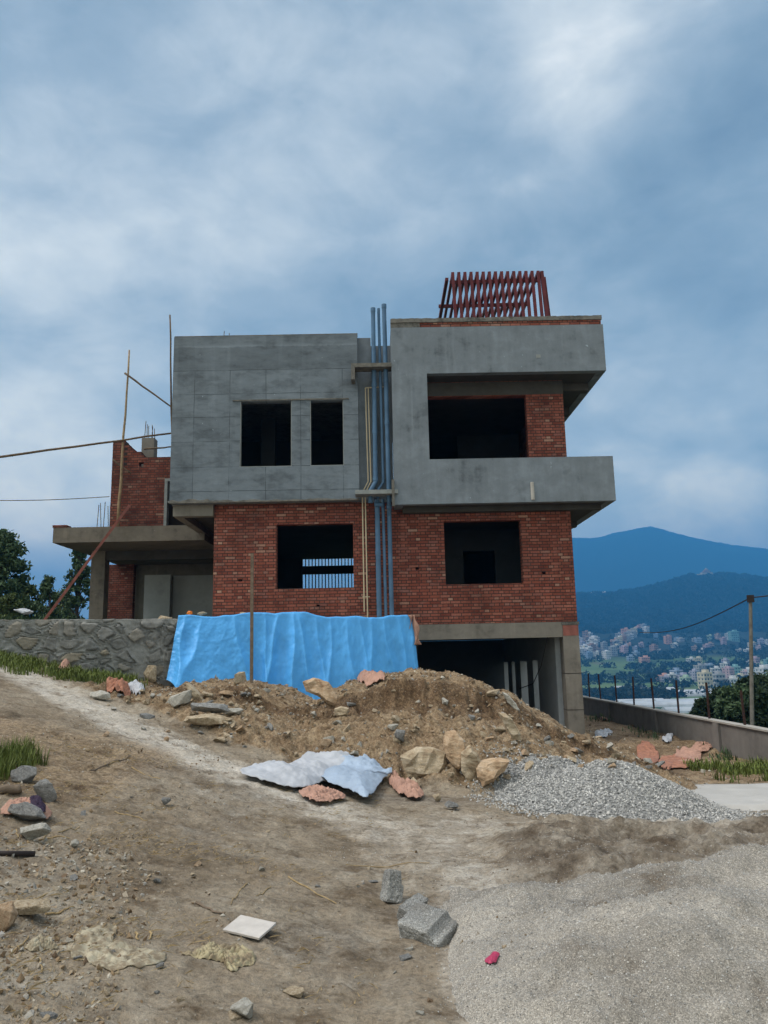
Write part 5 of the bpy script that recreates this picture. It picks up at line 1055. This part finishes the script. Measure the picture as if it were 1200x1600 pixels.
# ------------------------------------------------------------------ trees
def leaves(C_, s, mat, name, parent, jit=1.0):
    n = len(C_); q = rng.normal(size=(n, 3)); q /= np.linalg.norm(q, axis=1)[:, None]; r = np.cross(q, rng.normal(size=(n, 3))); r /= np.linalg.norm(r, axis=1)[:, None]
    sz = s*rng.uniform(.6, 1.4, n)[:, None]; a = q*sz; b_ = r*sz*.45; nrm = np.cross(q, r)*sz*.15
    V = np.stack([C_-a, C_+b_+nrm, C_+a, C_-b_+nrm], 1).reshape(-1, 3); Fc = np.arange(4*n).reshape(-1, 4)
    return npmesh(name, V, Fc, M[mat], parent=parent, smooth=False)
def tree(x, y, zb, h, cr, label, nleaf=9000, s=.09, mat='leaf', shape='round', seed=1, name='tree', crown_from=.3, clumps=110, cat='tree'):
    rnd = random.Random(seed); root = empty(name, (x, y, zb), label=label, cat=cat)
    mb = MB(); tops = []; mb.tube([(0, 0, -.5), (rnd.uniform(-.1, .1), 0, h*.35), (rnd.uniform(-.2, .2), rnd.uniform(-.2, .2), h*.7), (0, 0, h*.9)], h*.022, 8, r2=h*.006)
    cl = []
    for i in range(clumps):
        t_ = rnd.random()**.8; zz = h*(crown_from+(1-crown_from)*t_)
        if shape == 'round': rr = cr*math.sqrt(max(.05, 1-(2*t_-.85)**2/1.4))
        elif shape == 'cone': rr = cr*(1.05-t_)**.8
        else: rr = cr*(.4+.6*math.sin(math.pi*min(1, t_*1.05)))
        a = rnd.uniform(0, 6.28); q = rr*math.sqrt(rnd.random())*1.0
        cl.append((q*math.cos(a), q*math.sin(a), zz, cr*rnd.uniform(.10, .26)))
        if i % 3 == 0: mb.tube([(0, 0, zz*.62), (q*math.cos(a)*.5, q*math.sin(a)*.5, zz*.85), (q*math.cos(a), q*math.sin(a), zz)], h*.008, 5, r2=h*.002)
    mb.build('trunk', M['bark'], root)
    cl = np.array(cl); k = rng.integers(0, len(cl), nleaf); dr = rng.normal(size=(nleaf, 3)); dr /= np.linalg.norm(dr, axis=1)[:, None]
    rad = cl[k, 3]*(.35+1.5*rng.random(nleaf)**1.6); C_ = cl[k, :3]+dr*rad[:, None]*np.array([1, 1, .8])
    leaves(C_, s, mat, 'crown', root)
    return root
def tz(x, y): return float(H(np.array([x]), np.array([y]), False)[0])
def tree_px(px, ytop, Y, cr_px, label, **k):
    p = at(px, ytop, Y); zb = min(tz(p.x, Y), p.z-1.2); cr = cr_px/F*Y
    return tree(p.x, Y, zb, p.z-zb, cr, label, **k)
tree_px(8, 836, 30, 38, 'leafy dark green tree at the far left beyond the terrace', nleaf=8500, s=.10, seed=3, mat='leaf', crown_from=.2, clumps=150)
tree_px(-45, 838, 31, 50, 'tall tree cut off by the left edge of the view', nleaf=10000, s=.09, seed=4, mat='leaf')
tree_px(124, 858, 36, 20, 'narrow upright tree seen between the leaning plank and the canopy column', nleaf=5500, s=.085, seed=5, shape='col', crown_from=.08, mat='leaf')
tree_px(75, 905, 27, 26, 'thin feathery bush beside the foot of the leaning plank', nleaf=3200, s=.07, seed=6, shape='cone', crown_from=.05, clumps=26)
tree_px(42, 918, 33, 30, 'low round bush between the far left tree and the narrow one', nleaf=7000, s=.08, seed=8, crown_from=.0, mat='leaf_light')
tree_px(98, 925, 48, 24, 'pale bush behind the narrow upright tree', nleaf=5000, s=.1, seed=9, crown_from=.0, mat='leaf_light')
tree_px(15, 930, 24, 22, 'low green shrub just behind the white sack on the wall', nleaf=5000, s=.05, seed=10, crown_from=.0, mat='leaf_light')
for px, yt, Y, c_, lb, mt, sd in ((1178, 1062, 36, 38, 'dark rounded tree behind the utility pole', 'leaf_dark', 11), (1128, 1080, 42, 32, 'dark tree left of the utility pole beyond the boundary wall', 'leaf_dark', 12), (1215, 1056, 40, 48, 'dark tree cut off by the right edge', 'leaf', 13),
        (1148, 1078, 33, 32, 'lower dark tree in front of the rounded one', 'leaf', 14), (1098, 1096, 38, 20, 'small dark bush at the left end of the tree group', 'leaf_dark', 15), (1195, 1085, 27, 38, 'nearest dark bush right behind the boundary wall', 'leaf_dark', 16)):
    tree_px(px, yt, Y, c_, lb, mat=mt, seed=sd, nleaf=24000, s=.10, crown_from=.12, clumps=130)
# ------------------------------------------------------------------ the town in the valley
def hz(x, y): return float(hill_z(np.array([x/y]), np.array([y]))[0])
def far_hit(px, py):
    d_ = CM @ Vector(((px-600)/F, (800-py)/F, -1)); d_ = d_/d_.y; Dv = np.linspace(300, 2600, 3000)
    z = hill_z(np.full(3000, d_.x), Dv); hit = np.nonzero(1.6+d_.z*Dv < z)[0]
    D = Dv[hit[0]] if len(hit) else 2500.; return d_.x*D, float(D)
HC = {'white': (.62, .62, .60), 'cream': (.60, .54, .40), 'pink': (.52, .38, .40), 'teal': (.24, .42, .40), 'blue': (.27, .35, .46), 'lilac': (.42, .41, .48), 'brick': (.36, .24, .19), 'grey': (.36, .36, .36), 'salmon': (.60, .36, .28), 'sage': (.38, .50, .36)}
for k, c_ in HC.items(): M['h_'+k] = simple('house_'+k, c_, .85, .12, .3, .0)
M['h_win'] = simple('house_window', (.05, .06, .08), .4, .2, 1, 0); M['film'] = simple('greenhouse_film', (.40, .43, .46), .4, .25, .15, 0); M['h_roof'] = simple('roof_sheet', (.45, .47, .48), .7, .15, .2, 0)
hcache = {}; house_h = {}
for v_ in range(9): r_ = random.Random(v_); r_.uniform(7, 11); r_.uniform(7, 10); house_h[v_] = r_.choice((2, 3, 3, 4))
def house_mesh(v, col):
    if (v, col) in hcache: return hcache[v, col]
    r = random.Random(v); w, d_, fl = r.uniform(7, 11), r.uniform(7, 10), r.choice((2, 3, 3, 4)); mb = MB(); H3 = 3.0*fl
    mb.box(-w/2, w/2, -d_/2, d_/2, -3, H3)
    for k in range(1, fl+1): mb.box(-w/2-.35, w/2+.35, -d_/2-.5, d_/2+.3, 3*k-.12, 3*k+.1, 2)
    mb.box(-w/2-.1, w/2+.1, -d_/2-.12, -d_/2+.1, H3+.1, H3+.9); mb.box(-w/2-.1, -w/2+.1, -d_/2+.1, d_/2, H3+.1, H3+.9); mb.box(w/2-.1, w/2+.1, -d_/2+.1, d_/2, H3+.1, H3+.9)
    mb.box(w*.05, w*.45, -1, d_/2-.2, H3+.1, H3+2.8)
    if v % 3 == 0: mb.tube([(-w*.25, 1, H3+.1), (-w*.25, 1, H3+1.9)], .6, 10, mi=1)
    for k in range(fl):
        nw = 3 if w < 9 else 4
        for j in range(nw):
            cx = -w/2+w*(j+.5)/nw
            if r.random() < .9: mb.box(cx-.65, cx+.65, -d_/2-.06, -d_/2+.05, 3*k+.9, 3*k+2.3, 1)
        for j in (-1, 1): mb.box(-w/2-.06, -w/2+.05, j*d_*.25-.6, j*d_*.25+.6, 3*k+.9, 3*k+2.3, 1)
    o = mb.build('tmp', [M['h_'+col], M['h_win'], M['h_'+('white' if v % 2 else col)]]); me = o.data; bpy.data.objects.remove(o); hcache[v, col] = me; return me
HPL = {'white': 'white', 'cream': 'cream', 'pink': 'pink', 'teal': 'teal green', 'blue': 'blue', 'lilac': 'lilac', 'brick': 'bare brick', 'grey': 'grey', 'salmon': 'salmon', 'sage': 'pale green'}
TLM = [((1103, 1070), 'the cream four storey house'), ((1054, 1010), 'the lone white house'), ((1007, 1030), 'the lone salmon house'), ((985, 1030), 'the bright blue house'), ((1002, 1010), 'the bright pink house'), ((1147, 1000), 'the pale teal house'), ((1148, 1050), 'the turquoise house'), ((1194, 1058), 'the large white edge house'), ((1090, 1033), 'the cream flat roofed house'), ((1168, 940), 'the top of the utility pole'), ((1010, 985), 'the top of the climbing row'), ((978, 998), 'the middle of the climbing row'), ((962, 1008), 'the foot of the climbing row'), ((905, 1000), 'the corner of the house'), ((905, 1035), 'the concrete column'), ((1168, 1020), 'the utility pole'), ((928, 930), 'the low end of the nearer ridge'), ((925, 1010), 'the left hillside cluster')]
def town(px, py, col, label=None, v=None, sc=1.0, rz=None):
    x, D = far_hit(px, py); v = random.randrange(9) if v is None else v
    o = bpy.data.objects.new('town_house', house_mesh(v, col)); COL.objects.link(o)
    o.location = (x, D, hz(x, D)); s_ = sc; o.scale = (s_,)*3; o.rotation_euler[2] = random.uniform(-.6, .6) if rz is None else rz
    if label: tag(o, label, 'house')
    else:
        tag(o, uniq(('small ' if house_h[v] == 2 else 'tall ' if house_h[v] == 4 else '')+'far '+HPL[col]+' house', px, py, TLM), 'house', 'houses of the far valley town')
town(1103, 1077, 'cream', 'cream four storey house with dark windows, nearest of the valley town', 4, 1.05, .35); town(1122, 1073, 'grey', 'grey block right behind the cream four storey house', 3, 1.1, .2)
town(1054, 1012, 'white', 'lone white house on the green slope in mid valley', 5, .95, 0); town(1007, 1035, 'salmon', 'salmon house with pale frame standing alone left of mid valley', 2, 1.0, .1)
town(985, 1033, 'blue', 'bright blue house left of the salmon one', 1, 1.0, 0); town(1002, 1012, 'pink', 'bright pink house above the salmon one', 3, .8, 0)
town(1165-18, 1002, 'teal', 'pale teal house at the top of the town near the utility pole', 6, 1.3, 0); town(1148, 1052, 'teal', 'turquoise house behind the pink and white blocks', 7, 1.1, .1)
town(1194, 1062, 'white', 'large white house at the right edge above the dark trees', 8, 1.15, .2); town(1090, 1035, 'cream', 'cream flat roofed house above the cream four storey one', 2, .85, 0)
for px, py, col in ((1140, 1060, 'pink'), (1132, 1050, 'white'), (1145, 1072, 'white'), (1040, 1066, 'lilac'), (1050, 1066, 'white'), (1058, 1064, 'blue'), (1066, 1066, 'lilac'), (1076, 1064, 'grey'), (1086, 1064, 'lilac'), (1072, 1069, 'sage'),
        (1102, 1045, 'grey'), (1110, 1046, 'blue'), (1078, 1037, 'white'), (1163, 1058, 'pink'), (1172, 1040, 'grey'), (1180, 1038, 'pink'), (1188, 1045, 'sage'), (1170, 1055, 'white'), (1185, 1060, 'blue'), (1035, 1064, 'salmon'),
        (1128, 1003, 'salmon'), (1122, 998, 'brick'), (1130, 1008, 'pink'), (1136, 1000, 'white'), (1108, 1000, 'sage'), (1092, 1004, 'blue'), (1084, 1002, 'grey'), (1064, 1003, 'grey'), (1058, 1001, 'blue'), (1025, 1000, 'blue'), (1044, 1006, 'salmon'),
        (1096, 1020, 'white'), (1086, 1020, 'brick'), (1105, 1016, 'pink'), (1110, 1012, 'brick'), (1022, 1018, 'brick'), (1030, 1020, 'grey'), (1190, 1012, 'lilac'), (1198, 1008, 'white'), (1185, 1018, 'pink'), (1176, 1010, 'cream'),
        (945, 1016, 'grey'), (955, 1017, 'white'), (963, 1014, 'cream'), (975, 1015, 'lilac'), (983, 1012, 'salmon'), (992, 1016, 'lilac'), (976, 1022, 'pink'), (995, 1025, 'blue'), (960, 1024, 'grey'), (948, 1030, 'white'), (932, 1030, 'white'), (920, 1030, 'blue'),
        (1135, 1045, 'lilac'), (1156, 1066, 'cream'), (1118, 1058, 'white'), (1095, 1056, 'grey'), (1200, 1046, 'teal'), (1206, 1056, 'white'), (1167, 1020, 'white'), (1155, 1022, 'grey')):
    town(px+random.uniform(-1, 1), py+random.uniform(-1, 1), col, sc=random.uniform(.75, 1.05))
for i in range(44):   # dense rows of unplastered houses climbing the left and middle slopes
    t_ = i/43; town(962+48*t_+random.uniform(-2, 2), 1006-22*t_+random.uniform(-4, 4), random.choice(('brick', 'salmon', 'cream', 'grey', 'white')), sc=random.uniform(.8, 1.2))
for i in range(34):
    px = random.uniform(903, 932); town(px, random.uniform(988+abs(px-910)*.6, 1024), random.choice(('brick', 'salmon', 'cream', 'white', 'lilac', 'white', 'grey')), sc=random.uniform(.8, 1.15))
for i, px in enumerate((905, 912, 919, 926, 944)): town(px, 931-random.uniform(0, 4), random.choice(('cream', 'white')), sc=1.1)
# hilltop monastery on the near ridge
def ridge_at(px):
    x = (px-594)/F*2210; return Vector((x, 2205, hz(x, 2205)))
p = ridge_at(1107); mon = empty('monastery', p, label='long cream monastery with a stepped roof on the crest of the nearer hill', cat='monastery')
MB().box(-14, 14, -9, 9, -6, 6).box(-26, -14, -7, 7, -6, 3).box(14, 34, -7, 7, -6, 3).build('wall', M['h_cream'], mon)
MB().box(-15, 15, -10, 10, 6, 7.5).box(-8, 8, -8, 8, 7.5, 12).box(-9, 9, -9, 9, 12, 13).box(-4, 4, -5, 5, 13, 17).build('roof', M['h_brick'], mon)
MB().tube([(0, 0, 17), (0, 0, 22)], 1.5, 8, r2=.3).build('spire', M['h_cream'], mon)
# greenhouses of white film
for i, (px, py, L, w, rz) in enumerate(((985, 1080, 26, 8, .05), (1010, 1083, 44, 8, .05), (1052, 1086, 70, 9, .03), (1075, 1088, 50, 9, .04), (1000, 1099, 30, 9, .05), (1045, 1102, 58, 14, .02), (1072, 1099, 40, 9, .03), (1062, 1112, 18, 8, .05))):
    d_ = CM @ Vector(((px-600)/F, (800-py)/F, -1)); k = -(33.5+1.6)/d_.z; x, y = d_.x*k, d_.y*k; mb = MB(); n = 9
    zb = max(hz(x, y) if y > 265 else -99, tz(x, y)); arc_ = [(math.cos(math.pi*j/(n-1))*w/2, math.sin(math.pi*j/(n-1))*3.2) for j in range(n)]
    v = [(-L/2, a, b_) for a, b_ in arc_]+[(L/2, a, b_) for a, b_ in arc_]
    mb.add(v, [(j, j+1, n+j+1, n+j) for j in range(n-1)]+[tuple(range(n))[::-1], tuple(range(n, 2*n))])
    o = mb.build('greenhouse', M['film']); o.location = (x, y, zb); o.rotation_euler[2] = rz
    tag(o, ['small greenhouse farthest left in the valley field', 'long white greenhouse in the back row', 'longest white greenhouse of the back row', 'white greenhouse at the right end of the back row', 'short greenhouse at the left of the front row', 'widest pale greenhouse in the front row', 'greenhouse right of the widest one', 'small greenhouse close to the dark bush'][i], 'greenhouse')
# trees of the valley and slopes: seen as one mass
def far_trees(n, box, mat, name, label, s0, s1, dens):
    P = []; Sz = []
    px = rng.uniform(box[0], box[1], n); D = np.exp(rng.uniform(math.log(box[2]), math.log(box[3]), n)); T0 = (px-594)/F; k = rng.random(n) < dens(T0*D, D); T0, D = T0[k], D[k]
    z = hill_z(T0, D); s_ = rng.uniform(s0, s1, len(D)); 
    V = []; Fc = []; nb = 26
    dirs = rng.normal(size=(nb, 3)); dirs /= np.linalg.norm(dirs, axis=1)[:, None]
    C_ = np.stack([T0*D, D, z+s_*.7], -1); 
    cc_ = (C_[:, None]+dirs[None]*s_[:, None, None]*np.array([.75, .75, .8])*rng.uniform(.3, 1, (len(D), nb, 1))).reshape(-1, 3)
    o = leaves(cc_, 1.0, mat, name, None); 
    return tag(o, label, 'trees', kind='stuff')
def valley_d(x, y):
    f_ = fbm(x/70, y/90, 3, .6, 70)
    return np.where(y < 1500, ss(.02, .25, f_+.15*ss(700, 1000, y))*(.35+.65*ss(600, 900, y)), 1.)
def far_band(n, px0, px1, D0, D1, s0, s1, name, label, dens, leaf):
    px = rng.uniform(px0, px1, n); D = np.exp(rng.uniform(math.log(D0), math.log(D1), n)); T0 = (px-594)/F; k = rng.random(n) < dens(T0*D, D); T0, D = T0[k], D[k]; z = hill_z(T0, D)
    s_ = rng.uniform(s0, s1, len(D)); nb = 30; dr = rng.normal(size=(len(D), nb, 3)); dr /= np.linalg.norm(dr, axis=2)[..., None]; dr[..., 2] = np.abs(dr[..., 2])*1.2-.1
    cc_ = (np.stack([T0*D, D, z], -1)[:, None]+dr*s_[:, None, None]).reshape(-1, 3)
    tag(leaves(cc_, leaf, 'leaf_far', name, None), label, 'trees', kind='stuff')
FARM = 1
far_band(2600, 860, 1320, 560, 1650, 3, 7, 'valley_trees', 'dark trees scattered among the far houses and fields', valley_d, 2.0)
far_band(900, 895, 1024, 520, 600, 3, 6, 'hedgerow', 'dark line of trees across the valley field', lambda x, y: np.where(np.abs(y-560) < 32, 1., 0.), 1.6)
far_band(9000, 850, 1330, 1480, 2240, 4, 9, 'hillside_forest', 'forest covering the nearer hill up to its crest', lambda x, y: np.where((np.abs(x/y*F+594-1107) < 15) & (y > 2130), 0, 1.), 4.0)
# ------------------------------------------------------------------ haze
hb = MB().box(-10500, 10500, -80, 6900, -36.5, 760)
m = bpy.data.materials.new('haze'); m.use_nodes = True; t = NT(m.node_tree); t.nd.clear()
pvn = t.n('VolumePrincipled'); pvn.inputs['Color'].default_value = (.08, .43, 1.0, 1); pvn.inputs['Density'].default_value = .00036; pvn.inputs['Anisotropy'].default_value = 0
t.n('OutputMaterial', {'Volume': pvn.outputs[0]})
hzo = hb.build('haze', m); tag(hzo, 'blue haze hanging over the valley', 'haze', kind='stuff')
